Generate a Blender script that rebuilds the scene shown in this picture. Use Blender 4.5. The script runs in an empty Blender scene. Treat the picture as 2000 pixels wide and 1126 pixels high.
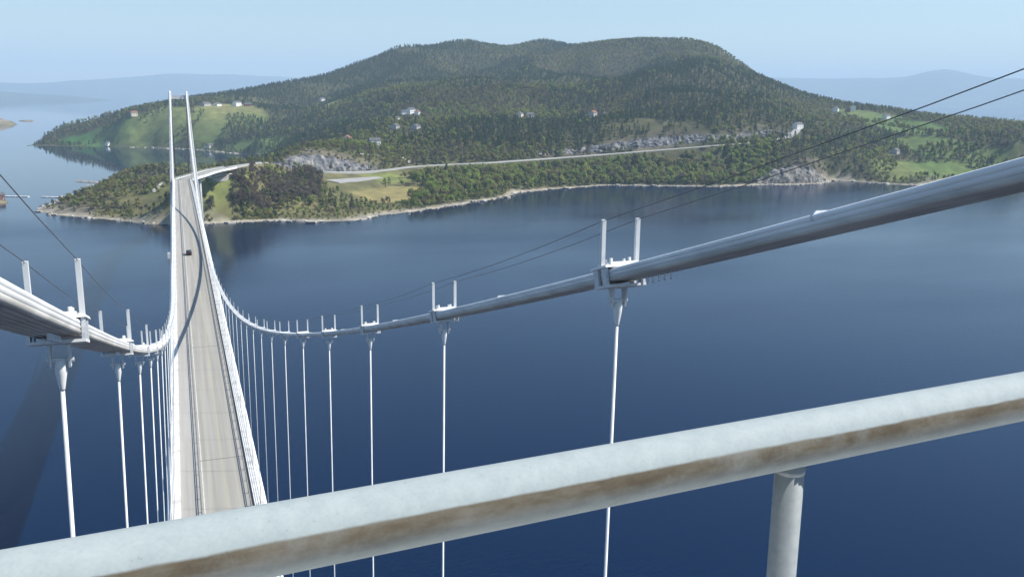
import bpy, bmesh, math, random
import numpy as np
from mathutils import Vector, Matrix
random.seed(7); rng = np.random.default_rng(7)
scene = bpy.context.scene
C = scene.collection
R = math.radians

# ------------------------------------------------------------------ camera, sky, sun, exposure
F_PX, YAW, PITCH, ROLL = 1750.0, R(20.415), R(12.055), R(0.605)      # focal length in pixels of a 2000 px wide frame
CAM = np.array([0.0, -3.434, 106.872])
fw = np.array([math.sin(YAW)*math.cos(PITCH), math.cos(YAW)*math.cos(PITCH), -math.sin(PITCH)])
rt0 = np.array([math.cos(YAW), -math.sin(YAW), 0.0]); up0 = np.cross(rt0, fw)
rt = rt0*math.cos(ROLL) + up0*math.sin(ROLL); up = up0*math.cos(ROLL) - rt0*math.sin(ROLL)
cam_data = bpy.data.cameras.new('camera'); cam_data.sensor_width = 36.0; cam_data.lens = 36.0*F_PX/2000
cam_data.clip_start = 0.05; cam_data.clip_end = 120000
cam = bpy.data.objects.new('camera', cam_data); C.objects.link(cam)
cam.matrix_world = Matrix(((rt[0], up[0], -fw[0], CAM[0]), (rt[1], up[1], -fw[1], CAM[1]), (rt[2], up[2], -fw[2], CAM[2]), (0, 0, 0, 1)))
scene.camera = cam

SUN_AZ, SUN_EL = R(106), R(46)                                        # azimuth clockwise from the bridge axis (+Y)
world = bpy.data.worlds.new('World'); scene.world = world; world.use_nodes = True
wn = world.node_tree; wn.nodes.clear()
sky = wn.nodes.new('ShaderNodeTexSky'); sky.sky_type = 'NISHITA'; sky.sun_disc = False
sky.sun_elevation = SUN_EL; sky.sun_rotation = SUN_AZ; sky.altitude = 0; sky.air_density = 1.3; sky.dust_density = 0.05; sky.ozone_density = 4.5
bg = wn.nodes.new('ShaderNodeBackground'); bg.inputs[1].default_value = 0.080
wo = wn.nodes.new('ShaderNodeOutputWorld')
wn.links.new(sky.outputs[0], bg.inputs[0]); wn.links.new(bg.outputs[0], wo.inputs[0])
sd = bpy.data.lights.new('sun', 'SUN'); sd.energy = 4.3; sd.angle = R(0.53); sd.color = (1.0, 0.95, 0.87)
sun = bpy.data.objects.new('sun', sd); C.objects.link(sun)
sdir = Vector((math.sin(SUN_AZ)*math.cos(SUN_EL), math.cos(SUN_AZ)*math.cos(SUN_EL), math.sin(SUN_EL)))
sun.rotation_euler = sdir.to_track_quat('Z', 'Y').to_euler(); sun.location = (0, 0, 300)
scene.view_settings.view_transform = 'Standard'; scene.view_settings.look = 'None'
scene.view_settings.exposure = 0.80; scene.view_settings.gamma = 1.0; scene.view_settings.use_curve_mapping = False
scene.cycles.max_bounces = 6; scene.cycles.volume_bounces = 1; scene.cycles.transparent_max_bounces = 6
scene.cycles.use_denoising = True
HAZE = 0.9e-4

# ------------------------------------------------------------------ pixel -> direction helpers
def pix_dir(u, v):
    d = fw + rt*((u-1000)/F_PX) + up*((563-v)/F_PX); return d/np.linalg.norm(d)
def at_dist(u, v, dist):                                             # a point at a horizontal distance along the pixel's direction
    d = pix_dir(u, v); return CAM + d*(dist/math.hypot(d[0], d[1]))
def on_plane(u, v, z=0.0):
    d = pix_dir(u, v); return CAM + d*((z-CAM[2])/d[2])

# ------------------------------------------------------------------ materials
MATS = {}
def nt_new(name):
    m = bpy.data.materials.new(name); m.use_nodes = True; t = m.node_tree
    return m, t, t.nodes['Principled BSDF']
def noise_mat(name, c1, c2, scale=4.0, rough=0.7, metal=0.0, detail=6, bump=0.0, c3=None, obj=True, stretch=None, spec=0.4, ramp=(0.35, 0.65)):
    m, t, b = nt_new(name)
    tc = t.nodes.new('ShaderNodeTexCoord'); n = t.nodes.new('ShaderNodeTexNoise'); n.inputs['Scale'].default_value = scale; n.inputs['Detail'].default_value = detail
    src = tc.outputs['Object']
    if stretch:
        mp = t.nodes.new('ShaderNodeMapping'); mp.inputs['Scale'].default_value = stretch; t.links.new(src, mp.inputs[0]); src = mp.outputs[0]
    t.links.new(src, n.inputs['Vector'])
    r = t.nodes.new('ShaderNodeValToRGB'); r.color_ramp.elements[0].position = ramp[0]; r.color_ramp.elements[1].position = ramp[1]
    r.color_ramp.elements[0].color = (*c1, 1); r.color_ramp.elements[1].color = (*c2, 1)
    if c3: e = r.color_ramp.elements.new(0.5*(ramp[0]+ramp[1])); e.color = (*c3, 1)
    t.links.new(n.outputs[0], r.inputs[0]); t.links.new(r.outputs[0], b.inputs['Base Color'])
    b.inputs['Roughness'].default_value = rough; b.inputs['Metallic'].default_value = metal; b.inputs['Specular IOR Level'].default_value = spec
    if bump:
        bp = t.nodes.new('ShaderNodeBump'); bp.inputs['Strength'].default_value = bump; bp.inputs['Distance'].default_value = 0.05
        t.links.new(n.outputs[0], bp.inputs['Height']); t.links.new(bp.outputs[0], b.inputs['Normal'])
    MATS[name] = m; return m
def leaf_mat(name, cols, trans=0.48):
    m, t, b = nt_new(name)
    oi = t.nodes.new('ShaderNodeObjectInfo'); r = t.nodes.new('ShaderNodeValToRGB')
    els = r.color_ramp.elements; els[0].color = (*cols[0], 1); els[1].color = (*cols[-1], 1)
    for i, c in enumerate(cols[1:-1]): e = els.new((i+1)/(len(cols)-1)); e.color = (*c, 1)
    t.links.new(oi.outputs['Random'], r.inputs[0])
    tc = t.nodes.new('ShaderNodeTexCoord'); n = t.nodes.new('ShaderNodeTexNoise'); n.inputs['Scale'].default_value = 0.7
    t.links.new(tc.outputs['Object'], n.inputs['Vector'])
    mr = t.nodes.new('ShaderNodeMapRange'); mr.inputs[1].default_value = 0.3; mr.inputs[2].default_value = 0.7; mr.inputs[3].default_value = 0.7; mr.inputs[4].default_value = 1.25; t.links.new(n.outputs[0], mr.inputs[0])
    mx = t.nodes.new('ShaderNodeMix'); mx.data_type = 'RGBA'; mx.blend_type = 'MULTIPLY'; mx.inputs[0].default_value = 1.0
    t.links.new(r.outputs[0], mx.inputs[6]); t.links.new(mr.outputs[0], mx.inputs[7]); t.links.new(mx.outputs[2], b.inputs['Base Color'])
    b.inputs['Roughness'].default_value = 0.75; b.inputs['Specular IOR Level'].default_value = 0.15
    tr = t.nodes.new('ShaderNodeBsdfTranslucent'); t.links.new(mx.outputs[2], tr.inputs[0]); ms = t.nodes.new('ShaderNodeMixShader'); ms.inputs[0].default_value = trans   # thin leaves let some light through
    t.links.new(b.outputs[0], ms.inputs[1]); t.links.new(tr.outputs[0], ms.inputs[2]); t.links.new(ms.outputs[0], t.nodes['Material Output'].inputs[0])
    MATS[name] = m; return m
noise_mat('concrete', (0.60, 0.59, 0.56), (0.74, 0.73, 0.70), 0.6, 0.85, bump=0.2)
noise_mat('white_paint', (0.66, 0.66, 0.64), (0.80, 0.80, 0.78), 1.2, 0.5)
noise_mat('edge_paint', (0.52, 0.51, 0.48), (0.70, 0.69, 0.65), 0.5, 0.6, c3=(0.72, 0.71, 0.68))
noise_mat('galv_light', (0.50, 0.52, 0.53), (0.66, 0.68, 0.70), 18, 0.42, 0.35, c3=(0.58, 0.6, 0.62))
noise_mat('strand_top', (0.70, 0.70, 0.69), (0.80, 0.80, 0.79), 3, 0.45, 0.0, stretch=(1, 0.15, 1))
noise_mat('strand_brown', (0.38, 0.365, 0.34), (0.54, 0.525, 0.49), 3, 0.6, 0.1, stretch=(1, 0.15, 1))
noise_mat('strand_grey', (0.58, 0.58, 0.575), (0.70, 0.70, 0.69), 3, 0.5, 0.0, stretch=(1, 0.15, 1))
noise_mat('post_zinc', (0.20, 0.225, 0.23), (0.24, 0.265, 0.27), 90, 0.55, 0.0, c3=(0.22, 0.245, 0.25))
noise_mat('wire', (0.09, 0.095, 0.105), (0.14, 0.145, 0.155), 5, 0.5, 0.3)
noise_mat('asphalt', (0.27, 0.258, 0.228), (0.345, 0.33, 0.295), 0.8, 0.9, stretch=(1.6, 0.02, 1), c3=(0.305, 0.293, 0.262), detail=4)
noise_mat('walkway', (0.32, 0.308, 0.285), (0.375, 0.362, 0.338), 0.8, 0.9, stretch=(2.5, 0.05, 1))
noise_mat('land_asphalt', (0.30, 0.30, 0.29), (0.38, 0.37, 0.35), 0.1, 0.9)
noise_mat('joint_dark', (0.10, 0.10, 0.095), (0.17, 0.165, 0.155), 2, 0.8)
noise_mat('yellow_line', (0.34, 0.315, 0.24), (0.39, 0.355, 0.235), 0.6, 0.8, stretch=(1, 0.1, 1))
noise_mat('white_line', (0.50, 0.50, 0.48), (0.62, 0.62, 0.6), 0.6, 0.8)
noise_mat('guard_steel', (0.20, 0.20, 0.195), (0.30, 0.30, 0.29), 2, 0.5, 0.5)
noise_mat('bark', (0.09, 0.075, 0.06), (0.16, 0.14, 0.12), 2, 0.9)
noise_mat('rock', (0.09, 0.085, 0.075), (0.33, 0.30, 0.26), 0.12, 0.9, c3=(0.19, 0.175, 0.155), bump=0.6)
noise_mat('shore_rock', (0.22, 0.20, 0.17), (0.46, 0.43, 0.37), 0.2, 0.9, c3=(0.36, 0.335, 0.29), bump=0.5)
noise_mat('cut_rock', (0.06, 0.066, 0.08), (0.27, 0.255, 0.24), 0.16, 0.9, c3=(0.12, 0.122, 0.128), stretch=(1, 1, 0.25), bump=0.6)
noise_mat('house_white', (0.72, 0.71, 0.68), (0.80, 0.79, 0.76), 1, 0.7)
noise_mat('house_cream', (0.62, 0.56, 0.42), (0.70, 0.63, 0.48), 1, 0.7)
noise_mat('house_red', (0.17, 0.075, 0.06), (0.22, 0.10, 0.08), 1, 0.7)
noise_mat('house_grey', (0.34, 0.34, 0.33), (0.44, 0.44, 0.42), 1, 0.7)
noise_mat('roof_slate', (0.07, 0.07, 0.075), (0.13, 0.125, 0.125), 2, 0.8)
noise_mat('roof_tile', (0.20, 0.08, 0.055), (0.28, 0.12, 0.08), 2, 0.8)
noise_mat('glass_dark', (0.03, 0.035, 0.045), (0.05, 0.06, 0.07), 1, 0.08, spec=0.6)
noise_mat('car_black', (0.012, 0.012, 0.014), (0.02, 0.02, 0.022), 1, 0.25)
noise_mat('rubber', (0.015, 0.015, 0.015), (0.03, 0.03, 0.03), 4, 0.8)
noise_mat('lamp_lens', (0.6, 0.6, 0.58), (0.7, 0.7, 0.68), 4, 0.2)
noise_mat('tail_lens', (0.4, 0.03, 0.02), (0.5, 0.04, 0.03), 4, 0.2)
noise_mat('boat_white', (0.76, 0.76, 0.75), (0.82, 0.82, 0.81), 2, 0.3)
leaf_mat('leaf_conifer', [(0.037, 0.064, 0.031), (0.052, 0.085, 0.038), (0.064, 0.096, 0.044), (0.076, 0.092, 0.052)])
leaf_mat('leaf_green', [(0.195, 0.269, 0.059), (0.255, 0.336, 0.073), (0.300, 0.336, 0.092), (0.210, 0.255, 0.066)])
leaf_mat('leaf_olive', [(0.188, 0.201, 0.066), (0.235, 0.233, 0.084), (0.269, 0.233, 0.102), (0.202, 0.214, 0.078)])
leaf_mat('leaf_bare', [(0.120, 0.102, 0.074), (0.156, 0.126, 0.096), (0.180, 0.144, 0.114), (0.138, 0.126, 0.096)])
leaf_mat('leaf_lime', [(0.19, 0.24, 0.065), (0.22, 0.26, 0.075), (0.25, 0.25, 0.09), (0.17, 0.22, 0.065)])
# galvanised hand rail with brown stains along the side
def rail_mat():
    m, t, b = nt_new('rail_galvanised'); L = t.links.new
    at = t.nodes.new('ShaderNodeAttribute'); at.attribute_name = 'around'
    tc = t.nodes.new('ShaderNodeTexCoord')
    mp = t.nodes.new('ShaderNodeMapping'); mp.inputs['Scale'].default_value = (14, 40, 40); L(tc.outputs['Object'], mp.inputs[0])
    n1 = t.nodes.new('ShaderNodeTexNoise'); n1.inputs['Scale'].default_value = 1.0; n1.inputs['Detail'].default_value = 8; n1.inputs['Roughness'].default_value = 0.65; L(mp.outputs[0], n1.inputs['Vector'])
    n2 = t.nodes.new('ShaderNodeTexNoise'); n2.inputs['Scale'].default_value = 55; n2.inputs['Detail'].default_value = 5; L(tc.outputs['Object'], n2.inputs['Vector'])
    n3 = t.nodes.new('ShaderNodeTexNoise'); n3.inputs['Scale'].default_value = 2.6; n3.inputs['Detail'].default_value = 3; L(tc.outputs['Object'], n3.inputs['Vector'])
    # stain band: a runs 0..1 round the tube, band where the dirt sits, edge broken by noise
    ad = t.nodes.new('ShaderNodeMath'); ad.operation = 'MULTIPLY_ADD'; L(n1.outputs[0], ad.inputs[0]); ad.inputs[1].default_value = 0.06; L(at.outputs['Fac'], ad.inputs[2])
    ad2 = t.nodes.new('ShaderNodeMath'); ad2.operation = 'MULTIPLY_ADD'; L(n3.outputs[0], ad2.inputs[0]); ad2.inputs[1].default_value = 0.035; L(ad.outputs[0], ad2.inputs[2])
    rp = t.nodes.new('ShaderNodeValToRGB'); e = rp.color_ramp.elements
    e[0].position = 0.41; e[0].color = (0, 0, 0, 1); e[1].position = 0.435; e[1].color = (1, 1, 1, 1)
    for p_, v_ in ((0.53, 1.0), (0.61, 0.78), (0.70, 0.42), (0.82, 0.12)):
        q = e.new(p_); q.color = (v_, v_, v_, 1)
    L(ad2.outputs[0], rp.inputs[0])
    cz = t.nodes.new('ShaderNodeValToRGB'); e = cz.color_ramp.elements
    e[0].position = 0.25; e[0].color = (0.29, 0.335, 0.34, 1); e[1].position = 0.75; e[1].color = (0.34, 0.385, 0.385, 1); L(n2.outputs[0], cz.inputs[0])
    cb = t.nodes.new('ShaderNodeValToRGB'); e = cb.color_ramp.elements
    e[0].position = 0.36; e[0].color = (0.085, 0.066, 0.043, 1); e[1].position = 0.68; e[1].color = (0.17, 0.158, 0.13, 1); q = e.new(0.50); q.color = (0.12, 0.10, 0.07, 1); L(n1.outputs[0], cb.inputs[0])
    n4 = t.nodes.new('ShaderNodeTexNoise'); n4.inputs['Scale'].default_value = 6; n4.inputs['Detail'].default_value = 9; n4.inputs['Roughness'].default_value = 0.75; L(tc.outputs['Object'], n4.inputs['Vector'])
    pk = t.nodes.new('ShaderNodeMapRange'); pk.inputs[1].default_value = 0.30; pk.inputs[2].default_value = 0.46; pk.inputs[3].default_value = 0.7; pk.inputs[4].default_value = 1.0; L(n4.outputs[0], pk.inputs[0])
    pm = t.nodes.new('ShaderNodeMath'); pm.operation = 'MULTIPLY'; L(rp.outputs[0], pm.inputs[0]); L(pk.outputs[0], pm.inputs[1])
    mx = t.nodes.new('ShaderNodeMix'); mx.data_type = 'RGBA'; L(pm.outputs[0], mx.inputs[0]); L(cz.outputs[0], mx.inputs[6]); L(cb.outputs[0], mx.inputs[7])
    n5 = t.nodes.new('ShaderNodeTexNoise'); n5.inputs['Scale'].default_value = 240; n5.inputs['Detail'].default_value = 4; n5.inputs['Roughness'].default_value = 0.7; L(tc.outputs['Object'], n5.inputs['Vector'])
    sp = t.nodes.new('ShaderNodeValToRGB'); e = sp.color_ramp.elements; e[0].position = 0.24; e[0].color = (0.62, 0.61, 0.59, 1); e[1].position = 0.62; e[1].color = (1.04, 1.04, 1.04, 1); q = e.new(0.34); q.color = (0.96, 0.965, 0.965, 1); L(n5.outputs[0], sp.inputs[0])
    m2 = t.nodes.new('ShaderNodeMix'); m2.data_type = 'RGBA'; m2.blend_type = 'MULTIPLY'; m2.inputs[0].default_value = 1.0; L(mx.outputs[2], m2.inputs[6]); L(sp.outputs[0], m2.inputs[7])
    L(m2.outputs[2], b.inputs['Base Color']); b.inputs['Roughness'].default_value = 0.72; b.inputs['Metallic'].default_value = 0.0; b.inputs['Specular IOR Level'].default_value = 0.25
    bp = t.nodes.new('ShaderNodeBump'); bp.inputs['Strength'].default_value = 0.15; bp.inputs['Distance'].default_value = 0.002; L(n2.outputs[0], bp.inputs['Height']); L(bp.outputs[0], b.inputs['Normal'])
    MATS['rail_galvanised'] = m
rail_mat()
def water_mat():
    m, t, b = nt_new('water'); L = t.links.new
    b.inputs['Base Color'].default_value = (0.0001, 0.0095, 0.037, 1); b.inputs['IOR'].default_value = 1.33; b.inputs['Specular IOR Level'].default_value = 0.34; b.inputs['Specular Tint'].default_value = (0.36, 0.64, 1.0, 1)
    tc = t.nodes.new('ShaderNodeTexCoord')
    def nz(sc, det, st=(1, 1, 1)):
        mp = t.nodes.new('ShaderNodeMapping'); mp.inputs['Scale'].default_value = st; L(tc.outputs['Object'], mp.inputs[0])
        n = t.nodes.new('ShaderNodeTexNoise'); n.inputs['Scale'].default_value = sc; n.inputs['Detail'].default_value = det; L(mp.outputs[0], n.inputs['Vector']); return n
    w1 = nz(0.35, 5, (1, 1.6, 1)); big = nz(0.0035, 4, (1, 2.5, 1))
    # wind pattern: ripples die out in the sheltered bay (mask attribute on the sheet) and vary in streaks
    at = t.nodes.new('ShaderNodeAttribute'); at.attribute_name = 'wind'
    rr = t.nodes.new('ShaderNodeMapRange'); rr.inputs[1].default_value = 0.3; rr.inputs[2].default_value = 0.7; rr.inputs[3].default_value = 0.35; rr.inputs[4].default_value = 1.0; L(big.outputs[0], rr.inputs[0])
    mu = t.nodes.new('ShaderNodeMath'); mu.operation = 'MULTIPLY'; L(rr.outputs[0], mu.inputs[0]); L(at.outputs['Fac'], mu.inputs[1])
    ro = t.nodes.new('ShaderNodeMapRange'); ro.inputs[3].default_value = 0.03; ro.inputs[4].default_value = 0.23; L(mu.outputs[0], ro.inputs[0]); L(ro.outputs[0], b.inputs['Roughness'])
    bs = t.nodes.new('ShaderNodeMath'); bs.operation = 'MULTIPLY'; bs.inputs[1].default_value = 0.32; L(mu.outputs[0], bs.inputs[0])
    bp = t.nodes.new('ShaderNodeBump'); bp.inputs['Distance'].default_value = 0.25; L(bs.outputs[0], bp.inputs['Strength']); L(w1.outputs[0], bp.inputs['Height']); L(bp.outputs[0], b.inputs['Normal'])
    MATS['water'] = m
water_mat()
def ground_mat():
    m, t, b = nt_new('ground_cover'); L = t.links.new
    at = t.nodes.new('ShaderNodeAttribute'); at.attribute_name = 'cover'
    tc = t.nodes.new('ShaderNodeTexCoord'); n = t.nodes.new('ShaderNodeTexNoise'); n.inputs['Scale'].default_value = 0.06; n.inputs['Detail'].default_value = 9; n.inputs['Roughness'].default_value = 0.6; L(tc.outputs['Object'], n.inputs['Vector'])
    r = t.nodes.new('ShaderNodeValToRGB'); e = r.color_ramp.elements; e[0].position = 0.3; e[0].color = (0.55, 0.55, 0.55, 1); e[1].position = 0.7; e[1].color = (1.25, 1.2, 1.1, 1); L(n.outputs[0], r.inputs[0])
    mx = t.nodes.new('ShaderNodeMix'); mx.data_type = 'RGBA'; mx.blend_type = 'MULTIPLY'; mx.inputs[0].default_value = 1.0; L(at.outputs['Color'], mx.inputs[6]); L(r.outputs[0], mx.inputs[7])
    L(mx.outputs[2], b.inputs['Base Color']); b.inputs['Roughness'].default_value = 0.95; b.inputs['Specular IOR Level'].default_value = 0.1
    MATS['ground_cover'] = m
ground_mat()

# ------------------------------------------------------------------ object helpers
def link(name, me, mat=None, parent=None, loc=None):
    o = bpy.data.objects.new(name, me); C.objects.link(o)
    if mat is not None and me is not None and not me.materials: me.materials.append(MATS[mat])
    if parent is not None: o.parent = parent
    if loc is not None: o.location = loc
    return o
def tag(o, label=None, cat=None, group=None, kind=None):
    if label: o['label'] = label
    if cat: o['category'] = cat
    if group: o['group'] = group
    if kind: o['kind'] = kind
    return o
def empty(name, loc=(0, 0, 0), rz=0, parent=None):
    o = bpy.data.objects.new(name, None); C.objects.link(o); o.location = loc; o.rotation_euler[2] = rz
    if parent: o.parent = parent
    return o
def mesh(name, v, f, smooth=False):
    me = bpy.data.meshes.new(name); me.from_pydata([tuple(map(float, p)) for p in v], [], [tuple(map(int, q)) for q in f]); me.validate()
    bm = bmesh.new(); bm.from_mesh(me); bmesh.ops.recalc_face_normals(bm, faces=bm.faces); bm.to_mesh(me); bm.free()
    if smooth:
        for p in me.polygons: p.use_smooth = True
    return me
class MB:
    def __init__(s): s.v = []; s.f = []
    def add(s, v, f):
        n = len(s.v); s.v += [tuple(p) for p in v]; s.f += [tuple(i+n for i in q) for q in f]
    def box(s, x0, x1, y0, y1, z0, z1):
        s.add([(x0, y0, z0), (x1, y0, z0), (x1, y1, z0), (x0, y1, z0), (x0, y0, z1), (x1, y0, z1), (x1, y1, z1), (x0, y1, z1)],
              [(0, 3, 2, 1), (4, 5, 6, 7), (0, 1, 5, 4), (1, 2, 6, 5), (2, 3, 7, 6), (3, 0, 4, 7)])
    def tube(s, pts, rad, n=8, cap=True):
        pts = [np.array(p, float) for p in pts]; rads = rad if hasattr(rad, '__len__') else [rad]*len(pts); V = []
        for i, p in enumerate(pts):
            d = pts[min(i+1, len(pts)-1)] - pts[max(i-1, 0)]; d = d/(np.linalg.norm(d)+1e-9)
            a = np.cross(d, [0, 0, 1.0]) if abs(d[2]) < 0.95 else np.cross(d, [0, 1.0, 0]); a /= np.linalg.norm(a); b_ = np.cross(a, d)
            for k in range(n): an = 2*math.pi*k/n; V.append(p + rads[i]*(a*math.cos(an) + b_*math.sin(an)))
        Fc = [(i*n+k, i*n+(k+1) % n, (i+1)*n+(k+1) % n, (i+1)*n+k) for i in range(len(pts)-1) for k in range(n)]
        if cap: Fc += [tuple(range(n-1, -1, -1)), tuple((len(pts)-1)*n+k for k in range(n))]
        s.add(V, Fc)
    def sweep(s, prof, path, lat):                                   # closed profile (offset right, offset up) along a path with lateral unit vectors
        n = len(prof); V = []
        for p, l in zip(path, lat):
            for (a, z) in prof: V.append((p[0]+l[0]*a, p[1]+l[1]*a, p[2]+z))
        Fc = [(i*n+k, i*n+(k+1) % n, (i+1)*n+(k+1) % n, (i+1)*n+k) for i in range(len(path)-1) for k in range(n)]
        Fc += [tuple(range(n-1, -1, -1)), tuple((len(path)-1)*n+k for k in range(n))]
        s.add(V, Fc)
    def build(s, name, mat, parent=None, smooth=False, loc=None):
        return link(name, mesh(name, s.v, s.f, smooth), mat, parent, loc)

# ------------------------------------------------------------------ terrain: control points read along directions, distances from the ground
skyline = [(65,273,1850),(110,262,1880),(160,248,1920),(200,238,1960),(250,225,2030),(300,210,2100),(350,199,2180),(400,193,2250),(450,185,2350),(500,175,2430),(560,163,2500),(640,147,2600),(700,124,2650),(740,112,2680),(780,93,2700),(830,93,2750),(860,87,2800),(910,81,2850),(960,89,2850),(1000,92,2900),(1060,81,2950),(1110,91,2850),(1160,87,2800),(1210,82,2750),(1260,82,2700),(1330,85,2600),(1390,91,2500),(1410,102,2480),(1440,130,2440),(1480,155,2400),(1520,177,2350),(1570,190,2250),(1620,198,2150),(1680,210,2050),(1750,224,1950),(1850,235,1900),(1950,244,1850),(2000,250,1800),(2150,266,1750),(2400,290,1700)]
inner = [(420,212,2050),(440,250,1880),(480,270,1780),(250,262,1900),(330,250,1920),(160,272,1870),(600,205,2250),(600,240,1900),(600,270,1550),(500,284,1640),(560,282,1500),(660,245,1650),(700,262,1320),(700,200,2100),(720,160,2400),
 (732,290,1150),(678,282,1130),(800,232,1500),(800,262,1250),(800,182,2000),(800,132,2400),(870,322,1065),(870,290,1150),
 (950,318,1080),(950,280,1180),(950,232,1450),(950,190,1800),(950,150,2200),(950,112,2600),
 (1100,308,1130),(1100,285,1165),(1100,240,1400),(1100,180,1900),(1100,122,2450),(1250,296,1160),(1250,265,1200),(1250,220,1400),(1250,160,1900),(1250,117,2350),
 (1400,284,1190),(1400,256,1230),(1400,215,1400),(1400,162,1800),(1400,125,2200),(1480,277,1220),(1480,250,1300),(1480,205,1700),(1550,325,1160),(1550,270,1280),(1550,240,1450),(1550,207,1900),(1600,326,1175),(1500,328,1150),
 (1640,290,1290),(1640,240,1600),(1700,325,1260),(1700,285,1400),(1700,240,1650),(1850,343,1250),(1850,302,1400),(1850,262,1650),(2000,332,1280),(2000,292,1450),(2000,265,1650),(2200,320,1350),(2400,310,1400),(2200,290,1560),
 (160,398,880),(200,372,930),(250,350,1040),(300,335,1090),(300,385,860),(300,356,960),(230,395,860),(340,395,800),(340,360,900),(400,402,768),(410,366,795),(450,327,822),(395,350,770),(520,317,925),(545,312,975),(480,325,880),
 (450,404,790),(530,352,890),(600,345,905),(480,360,850),(620,385,850),(560,395,815),(500,395,810),(600,293,1012),(560,306,1000),(640,294,1025),(690,303,1035),(745,320,1045),(600,333,975),(560,331,955),(680,336,985),(640,337,970),(740,336,1000),(800,328,1035),
 (690,352,950),(690,378,890),(650,400,835),(740,398,860),(800,367,930),(800,388,885),(830,345,1000),(870,355,980),(950,355,1010),(1000,345,1050),(1100,335,1095),(1200,330,1120),(1300,325,1140),(1400,320,1150),(1200,300,1150),(1300,292,1170)]
P = []; forested = 6.0
for (u, v, d) in skyline:
    p = at_dist(u, v, d); P.append(p)
    h_ = CAM + (p-CAM)*1.0; dirh = np.array([p[0]-CAM[0], p[1]-CAM[1]]); dirh /= np.linalg.norm(dirh)
    P.append(np.array([p[0]+dirh[0]*350, p[1]+dirh[1]*350, p[2]*0.72])); P.append(np.array([p[0]+dirh[0]*900, p[1]+dirh[1]*900, p[2]*0.2]))
def coast_scale(u, d):                                               # the coast lies a little farther out than first read
    k = np.interp(u, [0, 380, 700, 900, 1000, 1150, 1300, 1480, 1700, 2400], [0.03, 0.05, 0.04, 0.02, 0.03, 0.065, 0.085, 0.10, 0.06, 0.05])
    return d*(1+k*np.clip(1-(d-1150)/1100, 0, 1))
P += [at_dist(u, v, coast_scale(u, d)) for u, v, d in inner]
P += [np.append(at_dist(u, 300, d)[:2], z) for u, d, z in ((430, 960, 20), (430, 1080, 9), (430, 1250, 4), (480, 1020, 22), (480, 1150, 11), (480, 1300, 5), (390, 900, 22), (390, 1020, 11), (390, 1180, 5), (350, 1000, 13), (350, 1150, 7), (300, 1130, 10), (520, 1080, 30), (530, 1250, 12), (250, 1120, 6), (220, 1010, 6))]
shore_px = [(70,412),(110,420),(170,425),(230,430),(290,437),(340,438),(410,437),(470,434),(540,431),(600,433),(690,431),(740,421),(800,414),(860,406),(930,394),(985,386),(1010,376),(1080,369.5),(1130,366),(1180,362),(1260,363),(1330,364),(1400,365),(1450,363),(1490,361),(1560,361),(1612,358),(1625,352),(1700,357),(1760,361),(1800,362),(1850,358),(2000,347),(2200,336),(2450,330)]
bay_px = [(66,284),(120,286),(200,286),(270,288),(330,290),(390,293),(450,299),(510,304),(535,308),(520,314),(490,320),(440,326),(390,330),(330,326),(300,324),(275,331),(240,341),(205,352),(200,366),(178,372),(150,380),(120,387),(112,396),(90,402)]
def az_pt(deg, d): return np.array([CAM[0]+math.sin(R(deg))*d, CAM[1]+math.cos(R(deg))*d])
shore_poly = [on_plane(u, v)[:2] for u, v in shore_px] + [az_pt(66, 2600), az_pt(55, 4300), az_pt(35, 4700), az_pt(15, 4700), az_pt(2, 3900), az_pt(-3, 3100), az_pt(-6, 2450), az_pt(-8.0, 2050)] + [on_plane(u, v)[:2] for u, v in bay_px]
shore_poly = np.array(shore_poly)
# densify and roughen the shoreline
dense = []
for i in range(len(shore_poly)):
    a, b = shore_poly[i], shore_poly[(i+1) % len(shore_poly)]; n = max(1, int(np.linalg.norm(b-a)/22)); nn = np.array([-(b-a)[1], (b-a)[0]])/(np.linalg.norm(b-a)+1e-9)
    for k in range(n): dense.append(a + (b-a)*k/n + (nn*rng.normal(0, 2.2) if k and np.linalg.norm(a) < 2600 else 0))
shore_poly_d = np.array(dense)
for i in range(0, len(shore_poly_d), 3): P.append(np.array([shore_poly_d[i][0], shore_poly_d[i][1], 0.0]))
P = np.array(P)
# thin-plate spline
S0 = 1000.0; X_ = P[:, :2]/S0
def phi(d2): return 0.5*d2*np.log(d2+1e-12)
n_ = len(P); D2 = ((X_[:, None]-X_[None])**2).sum(-1)
A = np.zeros((n_+3, n_+3)); A[:n_, :n_] = phi(D2) + np.eye(n_)*2e-5; A[:n_, n_] = 1; A[:n_, n_+1:] = X_; A[n_:, :n_] = A[:n_, n_:].T
sol = np.linalg.solve(A, np.concatenate([P[:, 2], np.zeros(3)]))
def tps(Q):
    Q = Q/S0; out = np.zeros(len(Q))
    for i in range(0, len(Q), 20000):
        q = Q[i:i+20000]; d2 = ((q[:, None]-X_[None])**2).sum(-1); out[i:i+20000] = phi(d2)@sol[:n_] + sol[n_] + q@sol[n_+1:]
    return out
def inside(poly, Q):
    res = np.zeros(len(Q), bool); x, y = Q[:, 0], Q[:, 1]; px, py = poly[:, 0], poly[:, 1]; j = len(poly)-1
    for i in range(len(poly)):
        c = (py[i] > y) != (py[j] > y)
        with np.errstate(divide='ignore', invalid='ignore'): res ^= c & (x < (px[j]-px[i])*(y-py[i])/(py[j]-py[i]+1e-12)+px[i])
        j = i
    return res
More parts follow.
